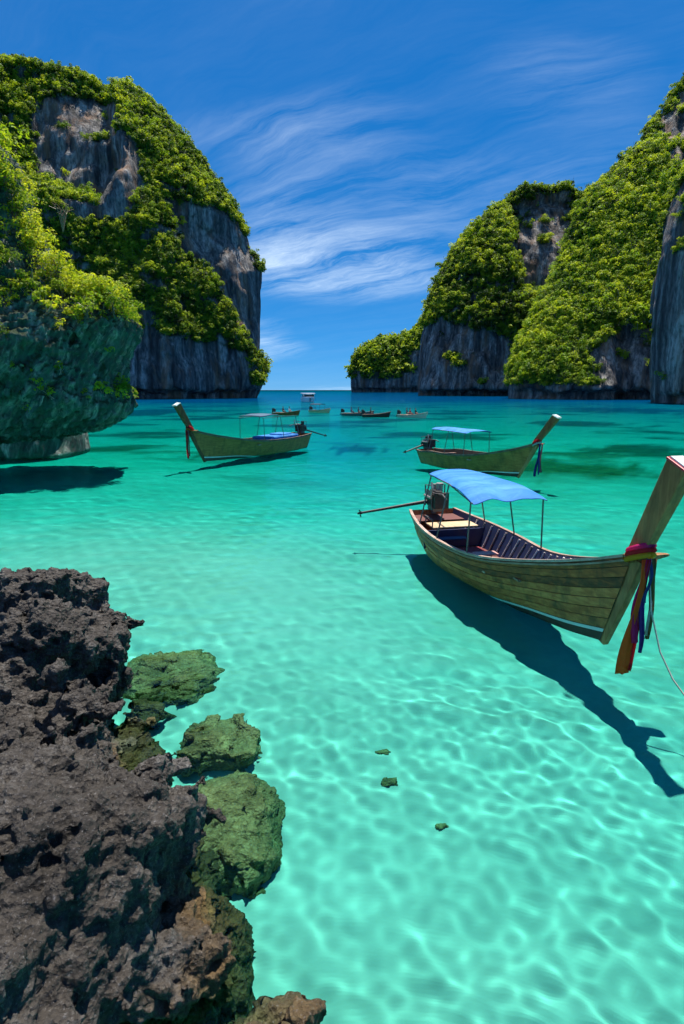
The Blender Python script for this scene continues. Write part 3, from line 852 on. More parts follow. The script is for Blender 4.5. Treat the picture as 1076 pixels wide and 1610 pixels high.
# ------------------------------------------------------------------ boat materials
def wood(name, c0, c1, c2, grain=(1.2, 14, 9), rough=.6, var=.35, stain=.5):
    m, nt, b = new_mat(name)
    tc = nt.nodes.new('ShaderNodeTexCoord').outputs['Object']
    oi = nt.nodes.new('ShaderNodeObjectInfo').outputs['Random']
    off = node(nt, 'ShaderNodeCombineXYZ', {0: mth(nt, 'MULTIPLY', oi, 37.0), 1: mth(nt, 'MULTIPLY', oi, 11.0), 2: 0.0}).outputs[0]
    v = node(nt, 'ShaderNodeVectorMath', {0: tc, 1: off}, operation='ADD').outputs[0]
    g1 = noise(nt, mapping(nt, v, grain), 1.6, 6, .6, .5)
    g2 = noise(nt, v, 1.3, 4, .6)
    f = mth(nt, 'ADD', mth(nt, 'MULTIPLY', g1, .7), mth(nt, 'MULTIPLY', g2, .35))
    f = mth(nt, 'ADD', f, mth(nt, 'MULTIPLY', mth(nt, 'ADD', oi, -.5), var))
    g = ramp(nt, f, [(.3, c0), (.52, c1), (.75, c2)])
    g = mixc(nt, ramp(nt, noise(nt, mapping(nt, v, (2.2, 2.2, .5), (0, 0, 0), (4, 2, 9)), 1.4, 5, .65), [(.48, 0.0), (.68, stain)]), g, (.035, .028, .012))
    nt.links.new(g, b.inputs['Base Color'])
    b.inputs['Roughness'].default_value = rough
    b.inputs['Specular IOR Level'].default_value = .35
    bp = node(nt, 'ShaderNodeBump', {'Strength': .5, 'Distance': .012, 'Height': g1})
    nt.links.new(bp.outputs[0], b.inputs['Normal'])
    return m

def paint(name, c, rough=.5, wear=.35, wc=(.06, .045, .03), metal=0.0, sc_=3.0):
    m, nt, b = new_mat(name)
    tc = nt.nodes.new('ShaderNodeTexCoord').outputs['Object']
    n = noise(nt, tc, sc_, 6, .65)
    g = mixc(nt, ramp(nt, n, [(.5, 0.0), (.72, wear)]), c, wc)
    g = mixc(nt, ramp(nt, noise(nt, tc, sc_ * .6, 3, .5), [(.3, .25), (.7, 0.0)]), g, tuple(x * .55 for x in c))
    nt.links.new(g, b.inputs['Base Color'])
    b.inputs['Roughness'].default_value = rough; b.inputs['Metallic'].default_value = metal
    bp = node(nt, 'ShaderNodeBump', {'Strength': .25, 'Distance': .01, 'Height': n})
    nt.links.new(bp.outputs[0], b.inputs['Normal'])
    return m

def cloth(name, c, transl=.25, fade=None):
    m, nt, b = new_mat(name)
    tc = nt.nodes.new('ShaderNodeTexCoord').outputs['Object']
    n = noise(nt, tc, 2.5, 5, .6)
    g = mixc(nt, ramp(nt, n, [(.3, .4), (.7, 0.0)]), c, tuple(x * .6 for x in c))
    if fade: g = mixc(nt, ramp(nt, noise(nt, mapping(nt, tc, (1, .5, 1)), 1.6, 6, .65, .4), [(.48, 0.0), (.70, .6)]), g, fade)
    nt.links.new(g, b.inputs['Base Color']); b.inputs['Roughness'].default_value = .75
    tr = node(nt, 'ShaderNodeBsdfTranslucent', {'Color': g})
    mx = node(nt, 'ShaderNodeMixShader', {0: transl, 1: b.outputs[0], 2: tr.outputs[0]})
    bp = node(nt, 'ShaderNodeBump', {'Strength': .4, 'Distance': .03, 'Height': noise(nt, mapping(nt, tc, (1, 3, 1)), 4.0, 4, .6)})
    nt.links.new(bp.outputs[0], b.inputs['Normal'])
    nt.links.new(mx.outputs[0], nt.nodes['Material Output'].inputs[0])
    return m

M['plank'] = wood('weathered_hull_wood', (.11, .024, .006), (.38, .100, .022), (.62, .235, .066), stain=.8)
M['plank_far'] = wood('dark_hull_wood', (.11, .034, .008), (.31, .108, .022), (.46, .19, .045), (1, 5, 9))
M['seam'] = paint('dark_caulked_hull', (.035, .024, .012), .7)
M['stem'] = wood('stem_wood', (.13, .045, .015), (.34, .135, .045), (.52, .27, .11), (9, 9, 1.2))
M['prow'] = wood('dark_prow_wood', (.08, .020, .007), (.25, .072, .022), (.44, .16, .055), (9, 9, 1.2), stain=.6)
M['rail'] = wood('gunwale_wood', (.16, .085, .055), (.34, .21, .15), (.52, .38, .30), (1, 9, 9), stain=.35)
M['bottom'] = paint('red_brown_bottom_paint', (.055, .026, .018), .6)
M['white'] = paint('worn_white_paint', (.62, .68, .64), .5, .3, (.3, .3, .25))
M['red'] = paint('red_paint', (.55, .02, .035), .45, .2)
M['navy'] = paint('dark_blue_paint', (.014, .022, .075), .5, .4)
M['floorw'] = paint('dark_floor', (.14, .04, .03), .7, .4)
M['rib'] = wood('rib_wood', (.30, .22, .18), (.55, .45, .40), (.75, .68, .62), (9, 9, 2))
M['tan'] = wood('tan_board', (.40, .26, .13), (.58, .42, .24), (.70, .56, .36), stain=.15)
M['crimson'] = paint('dark_red_mat', (.22, .012, .018), .7, .2)
M['pinkw'] = paint('faded_pink_board', (.62, .32, .27), .6, .25)
M['tarp'] = cloth('blue_tarp', (.03, .24, .66), .25, (.16, .50, .78))
M['tarp_grey'] = cloth('grey_blue_tarp', (.09, .17, .25), .2)
M['steel'] = paint('pole_steel', (.16, .15, .14), .45, .5, (.09, .045, .02), .6)
M['engine'] = paint('oily_engine_iron', (.035, .032, .032), .45, .55, (.16, .09, .06), .5, 9)
M['engine2'] = paint('pale_engine_tin', (.38, .33, .30), .45, .5, (.12, .07, .05), .4, 9)
M['shaft'] = paint('black_shaft', (.02, .017, .016), .5, .4, (.08, .05, .03), .3)
M['rope'] = paint('pale_rope', (.42, .40, .33), .9, .3)
RB = {'orange': (1.0, .16, .015), 'magenta': (.75, .02, .2), 'purple': (.10, .03, .30), 'yellow': (.85, .42, .02), 'crimson': (.75, .015, .03), 'brown': (.26, .15, .05), 'blue': (.06, .09, .35), 'white': (.7, .68, .66), 'pink': (.5, .14, .18)}
for k_, c_ in RB.items(): M['rb_' + k_] = cloth(k_ + '_ribbon', c_, .55)

U_ = [0, .05, .2, .35, .55, .75, .9, 1.0]
def cub(t, xs, ys):
    """smooth interpolation"""
    xs = np.array(xs, float); ys = np.array(ys, float)
    mm = np.gradient(ys, xs)
    i = min(max(int(np.searchsorted(xs, t) - 1), 0), len(xs) - 2)
    h = xs[i + 1] - xs[i]; s = (t - xs[i]) / h
    return float((2 * s**3 - 3 * s**2 + 1) * ys[i] + (s**3 - 2 * s**2 + s) * h * mm[i] + (-2 * s**3 + 3 * s**2) * ys[i + 1] + (s**3 - s**2) * h * mm[i + 1])

def longtail(name, pose, label, LS=1.0, rake=0.0, keel_z=.4, bow_z=2.1, prow_z=3.55, detail=True, canopy='tarp', tail=(-.46, -2.2, .9), ribbons=(), stern_z=1.0, group=None, canopy_sag=True, hullmat='plank', n_planks=7):
    x0, y0, yaw, scl = pose
    root = empty(name, (x0, y0, 0), yaw, scl)
    tag(root, label, 'boat', group)
    xk, xb = 8.09 * LS - rake, 8.7 * LS
    BG = [.70, .80, 1.02, 1.08, .88, .50, .22, .085]
    BB = [.38, .42, .55, .52, .34, .17, .08, .05]
    ZG = [stern_z, stern_z - .03, .93, .92, 1.0, 1.0 + (bow_z - 1.0) * .34, 1.0 + (bow_z - 1.0) * .70, bow_z]
    ZB = [.0, -.08, -.25, -.28, -.18, .0 + keel_z * .12, keel_z * .55, keel_z]
    def S(u, s, side, off=0.0):
        bg_, bb_, zg_, zb_ = cub(u, U_, BG), cub(u, U_, BB), cub(u, U_, ZG), cub(u, U_, ZB)
        x = u * (xk + (xb - xk) * s) - .12 * s * (1 - u) ** 6
        y = bb_ + (bg_ - bb_) * s ** .8
        z = zb_ + (zg_ - zb_) * s
        if off:
            n = Vector((0, zg_ - zb_, -(bg_ - bb_) * .9)).normalized()
            y += n.y * off; z += n.z * off * .4
        return Vector((x, side * y, z))
    NU = 44 if detail else 30
    us = [i / NU for i in range(NU + 1)]
    # hull shell (dark, caulked) with inner skin
    T = .05
    h = MB(); ss = [0, .12, .3, .5, .75, 1.0]
    for side in (-1, 1):
        h.grid([[S(u, s, side) for s in ss] for u in us], flip=side > 0)
    hull = h.build('hull', M['seam'] if detail else M[hullmat], root, sm=True)
    bt = MB(); 
    for side in (-1, 1):
        bt.grid([[S(u, s, side, .012) for s in (0, .05, .11)] for u in us], flip=side > 0)
    bt.grid([[S(u, 0, -1, .012), S(u, 0, 1, .012)] for u in us], flip=True)
    bt.build('hull_bottom', M['bottom'], hull, sm=True)
    inn = MB()
    for side in (-1, 1):
        inn.grid([[S(u, s, side, -T) for s in (.25, .5, .75, .99)] for u in us[:-3]], flip=side < 0)
    inn.build('inner_lining', M['navy'] if detail else M['seam'], hull, sm=True)
    fl = MB(); fz = .27
    rows = []
    for u in us[1:-6]:
        zb_, zg_ = cub(u, U_, ZB), cub(u, U_, ZG)
        s = max((fz - zb_) / (zg_ - zb_), .05)
        a = S(u, s, -1, -.01); b_ = S(u, s, 1, -.01)
        rows.append([a, b_])
    fl.grid(rows); fl.build('floor', M['floorw'], hull)
    tr = MB()
    a = [S(0, s, -1) for s in ss] + [S(0, s, 1) for s in ss[::-1]]
    tr.add((a, [tuple(range(len(a)))])); tr.add(([v + Vector((.06, 0, 0)) for v in a], [tuple(range(len(a)))[::-1]]))
    tr.build('transom', M[hullmat], root)
    if detail:
        lo_s = .15
        for side in (-1, 1):
            for k in range(n_planks):
                s0 = lo_s + (1 - lo_s) * k / n_planks; s1 = lo_s + (1 - lo_s) * (k + 1) / n_planks - .006
                pr = .014 + .004 * ((k * 7 + (side > 0) * 3) % 3)
                rows = []
                for u in us:
                    rows.append([S(u, s0, side, -.002), S(u, s0 + .002, side, pr), S(u, (s0 + s1) / 2, side, pr + .004), S(u, s1 - .002, side, pr), S(u, s1, side, -.002)])
                p = MB(); p.grid(rows, flip=side > 0); p.build('plank', M['plank'], hull, sm=False)
    for side in (-1, 1):
        st = MB(); u0 = .5 if detail else .3
        st.grid([[S(u0 + (1 - u0) * i / 20, s, side, .022 if detail else .016) for s in (.105, .145)] for i in range(21)], flip=side > 0)
        st.build('painted_stripe', M['white'], hull)
        for nm, ds, w, hh, mt in (('gunwale', 0.0, .085, .05, 'rail'), ('rub_rail', -.055, .05, .035, 'rail')):
            rows = []
            for u in us:
                c = S(u, 1 + ds, side, .005 if nm == 'gunwale' else .03)
                o_ = w * (.4 + .6 * min(1, (1 - u) * 8))
                rows.append([c + Vector((0, -side * o_ * .5, -hh / 2)), c + Vector((0, side * o_ * .5, -hh / 2)), c + Vector((0, side * o_ * .5, hh / 2)), c + Vector((0, -side * o_ * .5, hh / 2))])
            g = MB(); g.grid(rows, closed=True, flip=side < 0); g.build(nm, M[mt], root)
    # stem post, prow, cap
    def post(pts):
        rows = []
        for (x, z, dx, w, tx, tz) in pts:   # centre, fore-aft depth, width, normal direction fore
            f = Vector((tx, 0, tz)).normalized()
            c = Vector((x, 0, z))
            rows.append([c - f * dx / 2 + Vector((0, -w / 2, 0)), c + f * dx / 2 + Vector((0, -w * .42, 0)), c + f * dx / 2 + Vector((0, w * .42, 0)), c - f * dx / 2 + Vector((0, w / 2, 0))])
        m_ = MB(); m_.grid(rows, closed=True, flip=True)
        n = len(rows)
        m_.F.append((0, 1, 2, 3)); m_.F.append(tuple((n - 1) * 4 + k for k in range(4))[::-1])
        return m_
    xt = xb + .62 + rake
    post([(xk - .02, keel_z - .03, .20, .12, 1, -.3), (xk + (xb - xk) * .5, (keel_z + bow_z) / 2, .30, .15, 1, -.3), (xb - .02, bow_z - .05, .34, .19, 1, -.35)]).build('stem_post', M['stem'], root, bevel=.012)
    post([(xb - .12, bow_z - .18, .28, .16, 1, -.42), (xb + .02, bow_z + .1, .30, .17, 1, -.42), (xb + (xt - xb) * .5, bow_z + (prow_z - bow_z) * .52, .33, .21, 1, -.42), (xt, prow_z, .36, .24, 1, -.42)]).build('prow', M['prow'], root, bevel=.012)
    d = Vector((xt - xb, 0, prow_z - bow_z)).normalized()
    f = Vector((1, 0, -.42)).normalized()
    rot = Matrix(((f.x, 0, d.x), (0, 1, 0), (f.z, 0, d.z)))
    top = Vector((xt, 0, prow_z))
    cap = MB().box(top + d * .02, (.38, .26, .04), rot).build('prow_cap', M['red'] if detail else M['white'], root, bevel=.01)
    MB().box(top + d * .05, (.31, .2, .03), rot).build('cap_top', M['white'], cap)
    # bow deck and cleat beam
    dk = MB(); dk.grid([[S(u, .93, -1, -.03), S(u, .93, 1, -.03)] for u in us if u > .80]); dk.build('bow_deck', M['rail'], root)
    cl = MB(); cl.grid([[Vector((xb - .16, -.16, bow_z - .13)), Vector((xb + .02, -.16, bow_z - .13)), Vector((xb + .02, -.16, bow_z - .04)), Vector((xb - .16, -.16, bow_z - .04))],
                        [Vector((xb - .18, .2, bow_z - .13)), Vector((xb + .03, .2, bow_z - .13)), Vector((xb + .03, .2, bow_z - .03)), Vector((xb - .18, .2, bow_z - .03))],
                        [Vector((xb - .04, .52, bow_z - .06)), Vector((xb + .03, .52, bow_z - .06)), Vector((xb + .03, .52, bow_z - .03)), Vector((xb - .04, .52, bow_z - .03))]], closed=True, flip=True)
    cl.build('cleat_beam', M['stem'], root)
    # ribs and thwarts
    if detail:
        for i in range(17):
            u = .10 + i * .042
            for side in (-1, 1):
                MB().tube([S(u, s, side, -T - .02) for s in (.3, .45, .6, .8, .97)], .024, 6).build('rib', M['rib'], root)
        ad = MB(); ad.grid([[S(u, .86, -1, -T), S(u, .86, 1, -T)] for u in (0, .02, .05, .075)]); ad.build('stern_deck', M['floorw'], root)
        b_ = .62
        bd = MB(); bd.box((1.15, .12, .80), (.62, 1.35, .045)); bd.build('seat_board', M['tan'], root, bevel=.015)
        MB().box((1.6, 0, .53), (.05, 1.75, .5)).build('bulkhead', M['navy'], root)
        MB().box((1.95, -.25, .62), (.28, .9, .04)).build('thwart', M['navy'], root, bevel=.01)
        MB().box((2.45, -.05, .33), (.8, 1.2, .1)).build('floor_mat', M['crimson'], root, bevel=.02)
        MB().box((2.95, .3, .44), (.30, .62, .05)).build('thwart', M['pinkw'], root, bevel=.01)
        MB().box((4.9, 0, .66), (.22, 1.45, .045)).build('thwart', M['rail'], root, bevel=.01)
        MB().box((6.0, 0, .82), (.22, 1.05, .045)).build('thwart', M['rail'], root, bevel=.01)
        MB().tube([(1.35, -.75, .95), (1.35, -.75, 1.15), (1.95, -.78, 1.15), (1.95, -.78, .9)], .018, 6).build('grab_rail', M['steel'], root)
    else:
        for x in (1.7, 3.2, 4.8):
            MB().box((x * LS, 0, .72), (.25, 1.7, .05)).build('thwart', M['rail'], root)
        MB().box((2.6 * LS, 0, .46), (1.5, 1.2, .32)).build('cargo_cover', M['tarp'], root, bevel=.05)
    # engine on the stern
    en = empty('engine', (0, 0, 0)); en.parent = root
    ez = stern_z + .02
    MB().box((.12, 0, ez + .06), (.5, .32, .12)).box((-.03, 0, ez + .02), (.12, .14, .30)).build('mount', M['steel'], en, bevel=.01)
    MB().box((.15, 0, ez + .32), (.62, .36, .40)).box((.15, 0, ez + .56), (.5, .22, .12)).tube([(-.22, 0, ez + .3), (-.34, 0, ez + .28)], .2, 14).build('engine_block', M['engine'], en, bevel=.02)
    e3 = MB()
    for i in range(4): e3.tube([(-.02 + i * .12, -.14, ez + .56), (-.02 + i * .12, -.24, ez + .62), (-.02 + i * .12, -.27, ez + .42)], .026, 6)
    e3.tube([(-.1, -.27, ez + .44), (.45, -.27, ez + .44)], .04, 8); e3.tube([(.45, -.27, ez + .44), (.52, -.27, ez + .75), (.45, -.27, ez + .9)], .035, 8)
    e3.build('exhaust', M['engine2'], en)
    MB().box((.54, .02, ez + .36), (.09, .44, .48)).build('radiator', M['engine'], en, bevel=.015)
    MB().tube([(.1, .12, ez + .58), (.1, .12, ez + .82)], .11, 12).tube([(-.12, .05, ez + .55), (-.12, .05, ez + .76)], .06, 10).build('air_filter', M['engine2'] if detail else M['engine'], en)
    MB().tube([(.5, -.08, ez + .55), (.95, -.12, ez + .62), (1.35, -.15, ez + .55)], .025, 6).tube([(-.2, .2, ez + .1), (-.25, .2, ez + .75), (.3, .2, ez + .8), (.35, .2, ez + .1)], .022, 6).tube([(-.2, -.2, ez + .1), (-.25, -.2, ez + .72), (.3, -.2, ez + .78), (.35, -.2, ez + .1)], .022, 6).build('frame', M['steel'], en)
    te = Vector(tail)
    a = Vector((-.2, -.08, ez + .22)) if te.y < 0 else Vector((-.2, .08, ez + .22))
    dirv = (te - a).normalized()
    sh = MB().tube([a, a + (te - a) * .5, te], [.06, .045, .035], 8).build('drive_shaft', M['shaft'], root)
    prp = MB()
    pa = dirv.cross(Vector((0, 0, 1))).normalized(); pb = dirv.cross(pa)
    for k in range(3):
        w = 2 * math.pi * k / 3; r_ = pa * math.cos(w) + pb * math.sin(w); q = dirv.cross(r_)
        prp.add(([te + q * .03, te + r_ * .09 + q * .06 + dirv * .03, te + r_ * .15, te + r_ * .09 - q * .05 - dirv * .03], [(0, 1, 2, 3)]))
    prp.tube([te - dirv * .06, te + dirv * .08], [.05, .03], 8)
    prp.build('propeller', M['shaft'], sh)
    # canopy
    xa, xc = 1.4 * LS, 4.62 * LS
    zr, zf = stern_z + 1.42, stern_z + (1.24 if canopy_sag else 1.38)
    if canopy == 'part':
        c = MB(); c.grid([[Vector((x, y, zz - .05 * abs(y))) for y in (-.8, -.4, 0, .4, .8)] for x, zz in ((3.2 * LS, zr), (3.7 * LS, zr + .04), (4.2 * LS, zr - .02), (xc, zf))])
        co = c.build('canopy', M['tarp_grey'], root, sm=True); co.modifiers.new('thick', 'SOLIDIFY').thickness = .06
        MB().box((2.5 * LS, 0, stern_z - .02), (3.2, 1.5, .22)).box((2.2 * LS, .1, stern_z + .12), (1.2, 1.0, .16)).build('blue_cover', M['tarp'], root, bevel=.08)
    elif canopy:
        rows = []; n = 14
        for i in range(n + 1):
            t = i / n; x = xa - .1 + (xc - xa + .2) * t
            z = zr + .03 * math.sin(t * 9) * (.4 if t < .6 else 1) if t < .66 else zr + (zf - zr) * ((t - .66) / .34) ** 1.1
            hw = .72 + .22 * t
            row = []
            for j in range(9):
                s = j / 4 - 1
                sag = -.05 * math.cos(s * math.pi * 1.5) * (t if canopy_sag else .3) - .12 * abs(s) ** 3
                if t == 1 and canopy_sag: sag -= .05 + .05 * math.sin(j * 2.3)
                row.append(Vector((x, s * hw, z + sag)))
            rows.append(row)
        c = MB(); c.grid(rows)
        co = c.build('canopy', M[canopy], root, sm=True)
        so = co.modifiers.new('thick', 'SOLIDIFY'); so.thickness = .015
        sb = co.modifiers.new('sub', 'SUBSURF'); sb.levels = sb.render_levels = 1
    for side in (-1, 1):
        for x, zz in ((1.5 * LS, zr), (3.0 * LS, zr), (4.5 * LS, zf)):
            u = x / xb
            p0 = S(u, 1, side); hw = .70 + .22 * (x - xa) / (xc - xa)
            MB().tube([p0 + Vector((0, 0, -.1)), Vector((x, side * hw * .97, zz - .1))], .021, 6).build('canopy_pole', M['steel'], root)
        MB().tube([Vector((xa, side * .70, zr - .11)), Vector((3.1 * LS, side * .82, zr - .11)), Vector((xc, side * .9, zf - .11))], .016, 6).build('canopy_rail', M['steel'], root)
    # ribbons round the prow
    kz = bow_z - .02; kx = xb + .06
    kn = MB()
    for (dz, r_, mt) in ((.05, .21, ribbons[0]), (-.03, .215, ribbons[1]), (.12, .20, ribbons[2])):
        ring = []
        for i in range(17):
            w = 2 * math.pi * i / 16
            ring.append(Vector((kx - .04 + math.cos(w) * r_ * .95 + .0, math.sin(w) * r_ * .75, kz + dz + .10 * math.cos(w))))
        MB().tube(ring, .045, 7).build('ribbon_wrap', M['rb_' + mt], root, sm=True)
    for i, (mt, ln, w0, w1, oy, ox) in enumerate(ribbons[3:]):
        rows = []; n = 14
        for k in range(n + 1):
            t = k / n
            w = w0 + (w1 - w0) * t
            x = kx + .17 + ox * t + .03 * math.sin(t * 5 + i * 2); y = oy + .03 * math.sin(t * 6 + i) + (oy * .5) * t
            z = kz - ln * t
            row = [Vector((x + .02 * math.cos(q * 2.4 + i + t * 3), y + (q / 4 - .5) * w, z + (.02 * math.sin(q * 2) if t == 1 else 0))) for q in range(5)]
            rows.append(row)
        r_ = MB(); r_.grid(rows); ro = r_.build('ribbon', M['rb_' + mt], root, sm=True)
        so = ro.modifiers.new('thick', 'SOLIDIFY'); so.thickness = .012
    return root

near = longtail('longtail_boat', (2.754, 16.70, -1.364, .985), 'large wooden longtail boat with blue canopy nearest the camera, rainbow ribbons on its prow',
    ribbons=['crimson', 'yellow', 'magenta', ('orange', 1.92, .10, .22, -.10, -.10), ('magenta', 1.35, .10, .09, -.07, -.03), ('purple', 1.5, .08, .07, -.02, .0), ('brown', 1.30, .07, .10, .08, .0), ('crimson', 1.86, .06, .08, -.02, -.12), ('white', 1.2, .03, .04, .05, .02), ('blue', .7, .06, .04, .0, .03)])
def tail_local(pose, px, py, z):
    p = at_z(px, py, z); x0, y0, yaw, s = pose
    dx, dy = (p.x - x0) / s, (p.y - y0) / s
    return (dx * math.cos(yaw) + dy * math.sin(yaw), -dx * math.sin(yaw) + dy * math.cos(yaw), z / s)
pose2 = (5.34, 36.0, -1.064, 1.018)
longtail('longtail_boat', pose2, 'wooden longtail boat with pale blue canopy moored behind the nearest boat',
    rake=.45, keel_z=.1, bow_z=1.9, prow_z=3.2, detail=False, stern_z=.85, hullmat='plank_far', tail=tail_local(pose2, 637, 711, .75), canopy_sag=False,
    ribbons=['crimson', 'white', 'crimson', ('purple', 1.6, .12, .14, -.06, -.1), ('pink', 1.4, .1, .14, .08, 0), ('blue', 1.5, .08, .1, .0, -.04)])
pose3 = (-3.2, 45.8, -2.056, 1.144)
longtail('longtail_boat', pose3, 'wooden longtail boat with open canopy frame and red ribbons, left of the channel',
    LS=1.28, rake=.25, keel_z=.12, bow_z=1.9, prow_z=3.2, detail=False, stern_z=1.0, hullmat='plank_far', canopy='part', canopy_sag=False, tail=tail_local(pose3, 512, 685, .75),
    ribbons=['crimson', 'orange', 'crimson', ('crimson', 1.5, .12, .16, -.05, -.05), ('pink', 1.35, .08, .1, .06, 0)])
pts = [at_y(1021, 889, 8.1), at_y(1024, 960, 8.0), at_y(1038, 1025, 7.75), at_y(1058, 1068, 7.55), at_y(1084, 1104, 7.3), at_y(1125, 1150, 6.95), at_y(1180, 1205, 6.6)]
pts[-1].z = -1.45
o = MB().tube(pts, .012, 6).build('mooring_rope', M['rope'], sm=True)
tag(o, 'thin pale mooring rope hanging from the nearest prow into the water', 'rope')

# ------------------------------------------------------------------ people and the small boats in the channel
SKIN = paint('skin', (.35, .20, .13), .6, .1); HAIR = paint('dark_hair', (.015, .012, .01), .6, .1)
SHIRTS = {'navy': (.02, .03, .09), 'black': (.015, .015, .018), 'red': (.30, .02, .02), 'white': (.6, .6, .6), 'purple': (.10, .05, .16)}
for k_, c_ in SHIRTS.items(): M['sh_' + k_] = cloth(k_ + '_shirt', c_, 0.0)
SHORTS = cloth('dark_shorts', (.03, .03, .04), 0.0)
def person_mesh():
    J = [((0, 0, .02), .13), ((0, 0, .22), .125), ((.02, 0, .42), .14), ((.02, 0, .52), .07), ((.03, 0, .58), .05), ((.05, 0, .68), .085), ((.05, 0, .78), .075)]
    E = [(0, 1), (1, 2), (2, 3), (3, 4), (4, 5), (5, 6)]
    for s in (-1, 1):
        b = len(J)
        J += [((.02, s * .19, .45), .055), ((.10, s * .25, .22), .045), ((.30, s * .16, .12), .035), ((.37, s * .13, .12), .03)]
        E += [(2, b), (b, b + 1), (b + 1, b + 2), (b + 2, b + 3)]
        b = len(J)
        J += [((.08, s * .10, .0), .085), ((.42, s * .14, .04), .065), ((.46, s * .13, -.32), .05), ((.58, s * .13, -.38), .035)]
        E += [(0, b), (b, b + 1), (b + 1, b + 2), (b + 2, b + 3)]
    me = bpy.data.meshes.new('body'); me.from_pydata([j[0] for j in J], E, [])
    o = bpy.data.objects.new('body_tmp', me); col.objects.link(o)
    o.modifiers.new('skin', 'SKIN'); o.modifiers.new('sub', 'SUBSURF').render_levels = 1
    for v, (p, r) in zip(me.skin_vertices[0].data, J): v.radius = (r, r)
    me.skin_vertices[0].data[0].use_root = True
    dg = bpy.context.evaluated_depsgraph_get()
    r = bpy.data.meshes.new_from_object(o.evaluated_get(dg))
    bpy.data.objects.remove(o)
    return r
PM = person_mesh()
def person(p, yaw, shirt, label, s=1.0):
    me = PM.copy(); me.name = 'person'
    o = bpy.data.objects.new('person', me); col.objects.link(o)
    me.materials.clear()
    for m_ in (M['sh_' + shirt], SKIN, SHORTS): me.materials.append(m_)
    for f in me.polygons:
        c = f.center
        f.material_index = 1 if c.z > .54 or (abs(c.y) > .17 and c.x > .14 and c.z > .07) or (c.z < -.1) else (2 if c.z < .08 and c.x > -.05 else 0)
    smooth(me)
    o.location = p; o.rotation_euler = (0, 0, yaw); o.scale = (s,) * 3
    h = MB()
    rows = []
    for i in range(6):
        a = math.pi * .5 * i / 5 + .0
        rows.append([Vector((.045 + math.cos(w) * .098 * math.cos(a) - .012, math.sin(w) * .092 * math.cos(a), .735 + .125 * math.sin(a))) for w in [2 * math.pi * k / 12 for k in range(12)]])
    h.grid(rows, closed=True); h.build('hair', HAIR, o, sm=True, receiver=False)
    return tag(o, label, 'person')

def skiff(name, px, py, yaw, L, label, hullm, deckm, beam=1.7, roof=None, motor=True, prow=.5):
    p = at_z(px, py, 0)
    root = empty(name, p, yaw); tag(root, label, 'boat', None)
    us = [i / 16 for i in range(17)]
    def S(u, s, side):
        b = beam * .5 * (1 - max(0, u - .35) ** 2 / .4225 * .96) * (.85 + .15 * min(1, u * 5))
        return Vector((u * L - L * .5 + s * .35 * u ** 3, side * b * (.6 + .4 * s ** .7), -.15 + (.62 + prow * u ** 3) * s))
    h = MB()
    for side in (-1, 1): h.grid([[S(u, s, side) for s in (0, .3, .6, 1)] for u in us], flip=side > 0)
    e = [S(0, s, -1) for s in (0, .5, 1)] + [S(0, s, 1) for s in (1, .5, 0)]
    h.add((e, [tuple(range(6))]))
    h.build('hull', hullm, root, sm=True)
    d = MB(); d.grid([[S(u, .62, -1), S(u, .62, 1)] for u in us]); d.build('deck', deckm, root)
    for side in (-1, 1):
        MB().tube([S(u, 1, side) for u in us], .045, 6).build('gunwale', M['rail'], root)
    for x in (-.15, .12): MB().box((L * x, 0, .5), (.28, beam * .82, .06)).build('thwart', deckm, root)
    if motor:
        m_ = MB().box((-L * .5 + .05, 0, .85), (.6, .4, .5)).box((-L * .5 - .05, 0, 1.15), (.4, .3, .2)).tube([(-L * .5 - .2, 0, .8), (-L * .5 - .45, 0, .1)], .07, 6)
        m_.build('motor', M['engine'], root, bevel=.04)
    if roof:
        zt = 1.75
        r = MB(); r.grid([[Vector((x, y, zt - .12 * abs(y / beam * 2) ** 2)) for y in (-beam * .5, -beam * .25, 0, beam * .25, beam * .5)] for x in (-L * .38, -L * .1, L * .16)])
        ro = r.build('roof', roof, root); ro.modifiers.new('thick', 'SOLIDIFY').thickness = .06
        for x in (-L * .36, L * .14):
            for side in (-1, 1): MB().tube([(x, side * beam * .46, .4), (x, side * beam * .46, zt - .12)], .03, 6).build('roof_post', M['steel'], root)
    return root, p

M['cream'] = paint('cream_hull_paint', (.75, .50, .26), .5, .3)
M['beige'] = paint('beige_hull_paint', (.82, .66, .46), .5, .2)
M['darkhull'] = paint('dark_hull_paint', (.09, .085, .10), .5, .3)
M['black_roof'] = cloth('black_canopy', (.015, .015, .02), 0.0)
def seat(root_p, yaw, lx, ly, z=.66):
    return Vector((root_p.x + math.cos(yaw) * lx - math.sin(yaw) * ly, root_p.y + math.sin(yaw) * lx + math.cos(yaw) * ly, z))
A1 = R(-25)
r_, p = skiff('small_boat', 450, 653, A1, 5.2, 'small brown boat with one dark and one pale passenger, leftmost of the distant row', M['plank_far'], M['cream'])
person(seat(p, A1, -.7, .1), A1, 'black', 'dark-clothed person seated in the leftmost small boat', 1.12)
person(seat(p, A1, .75, -.1), A1, 'white', 'person in pale shirt seated in the leftmost small boat', 1.12)
A2 = R(-40)
r_, p = skiff('small_boat', 503, 649, A2, 5.0, 'small cream boat with a black roof in the distant row, below the white tour boat', M['cream'], M['cream'], roof=M['black_roof'])
A3 = R(-20)
r_, p = skiff('small_boat', 562, 654, A3, 5.6, 'small dark boat carrying two people, in the middle of the distant row', M['darkhull'], M['darkhull'])
person(seat(p, A3, -1.2, .1), A3, 'purple', 'person in purple shirt seated in the dark middle boat', 1.12)
person(seat(p, A3, .2, -.1), A3, 'navy', 'person in navy seated towards the bow of the dark middle boat', 1.12)
A4 = R(-12)
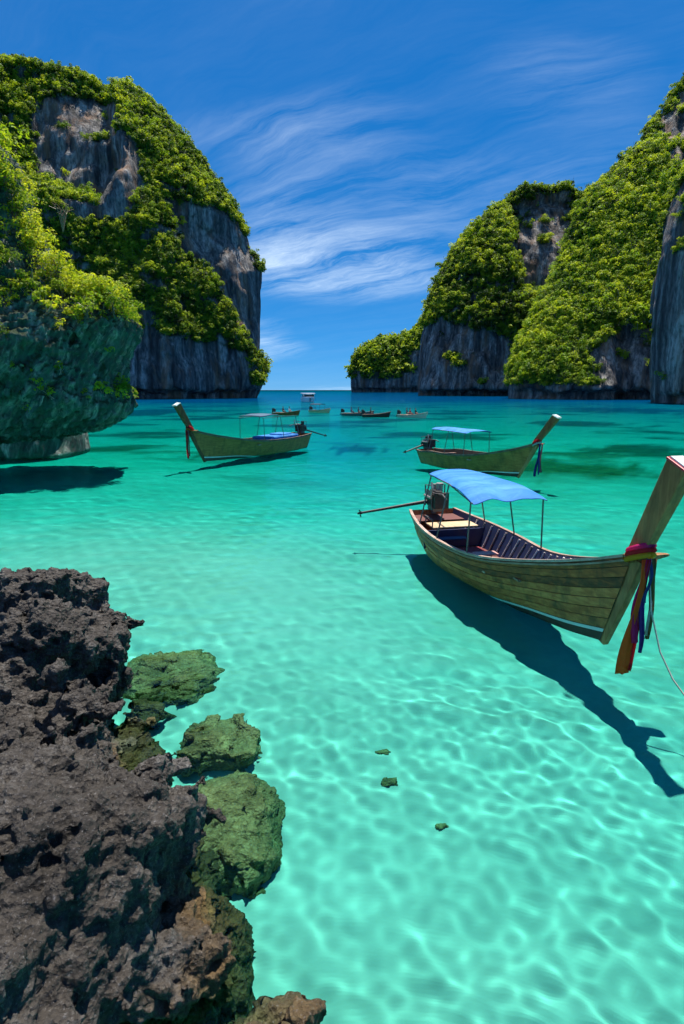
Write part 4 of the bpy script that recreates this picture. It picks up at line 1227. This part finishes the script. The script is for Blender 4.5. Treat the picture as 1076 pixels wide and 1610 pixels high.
r_, p = skiff('small_boat', 591, 656, A4, 4.4, 'small dark red-brown boat close right of the dark middle boat', M['bottom'], M['rail'])
person(seat(p, A4, -.9, 0), A4, 'black', 'person in black seated at the stern of the red-brown boat', 1.12)
A5 = R(-30)
r_, p = skiff('small_boat', 648, 657, A5, 4.8, 'small beige boat with three passengers, rightmost of the distant row', M['beige'], M['beige'])
person(seat(p, A5, -1.1, .25), A5, 'navy', 'person in navy seated at the stern of the beige boat', 1.12)
person(seat(p, A5, -.3, -.25), A5, 'red', 'person in red seated in the middle of the beige boat', 1.12)
person(seat(p, A5, .5, .2), A5, 'black', 'person in black seated nearest the bow of the beige boat', 1.12)

# white tour boat on the blue water, seen bow on
p = at_z(485, 631.5, 0)
root = empty('tour_boat', p, R(-80), 1.15); tag(root, 'white tour boat with dark windows alone on the blue water near the horizon', 'boat')
WH = paint('white_gelcoat', (.80, .81, .82), .3, .08, (.5, .5, .5))
GLS = paint('dark_window_glass', (.02, .025, .03), .1, .05)
us = [i / 14 for i in range(15)]
def S(u, s, side):
    b = 2.25 * (1 - max(0, u - .5) ** 2.2 / .2176 * .9)
    return Vector((u * 10 - 5 + .6 * s * u, side * b * (.75 + .25 * s), -.4 + (1.5 + .45 * u) * s))
h = MB()
for side in (-1, 1): h.grid([[S(u, s, side) for s in (0, .4, .7, 1)] for u in us], flip=side > 0)
e = [S(0, s, -1) for s in (0, 1)] + [S(0, s, 1) for s in (1, 0)]
h.add((e, [(0, 1, 2, 3)])); h.grid([[S(u, .97, -1), S(u, .97, 1)] for u in us])
h.build('hull', WH, root, sm=False)
MB().box((-.8, 0, 1.45), (6.2, 3.7, .55)).build('cabin_side', WH, root, bevel=.08)
for side in (-1, 1): MB().box((-.8, side * 1.72, 2.05), (5.6, .06, .75)).build('window', GLS, root)
MB().box((2.25, 0, 2.05), (.06, 3.3, .75)).build('window', GLS, root)
for x in (-3.6, 0, 2.2):
    for side in (-1, 1): MB().tube([(x, side * 1.76, 1.6), (x, side * 1.76, 2.6)], .06, 6).build('roof_post', WH, root)
MB().box((-.8, 0, 2.72), (7.0, 4.3, .35)).build('roof', WH, root, bevel=.1)
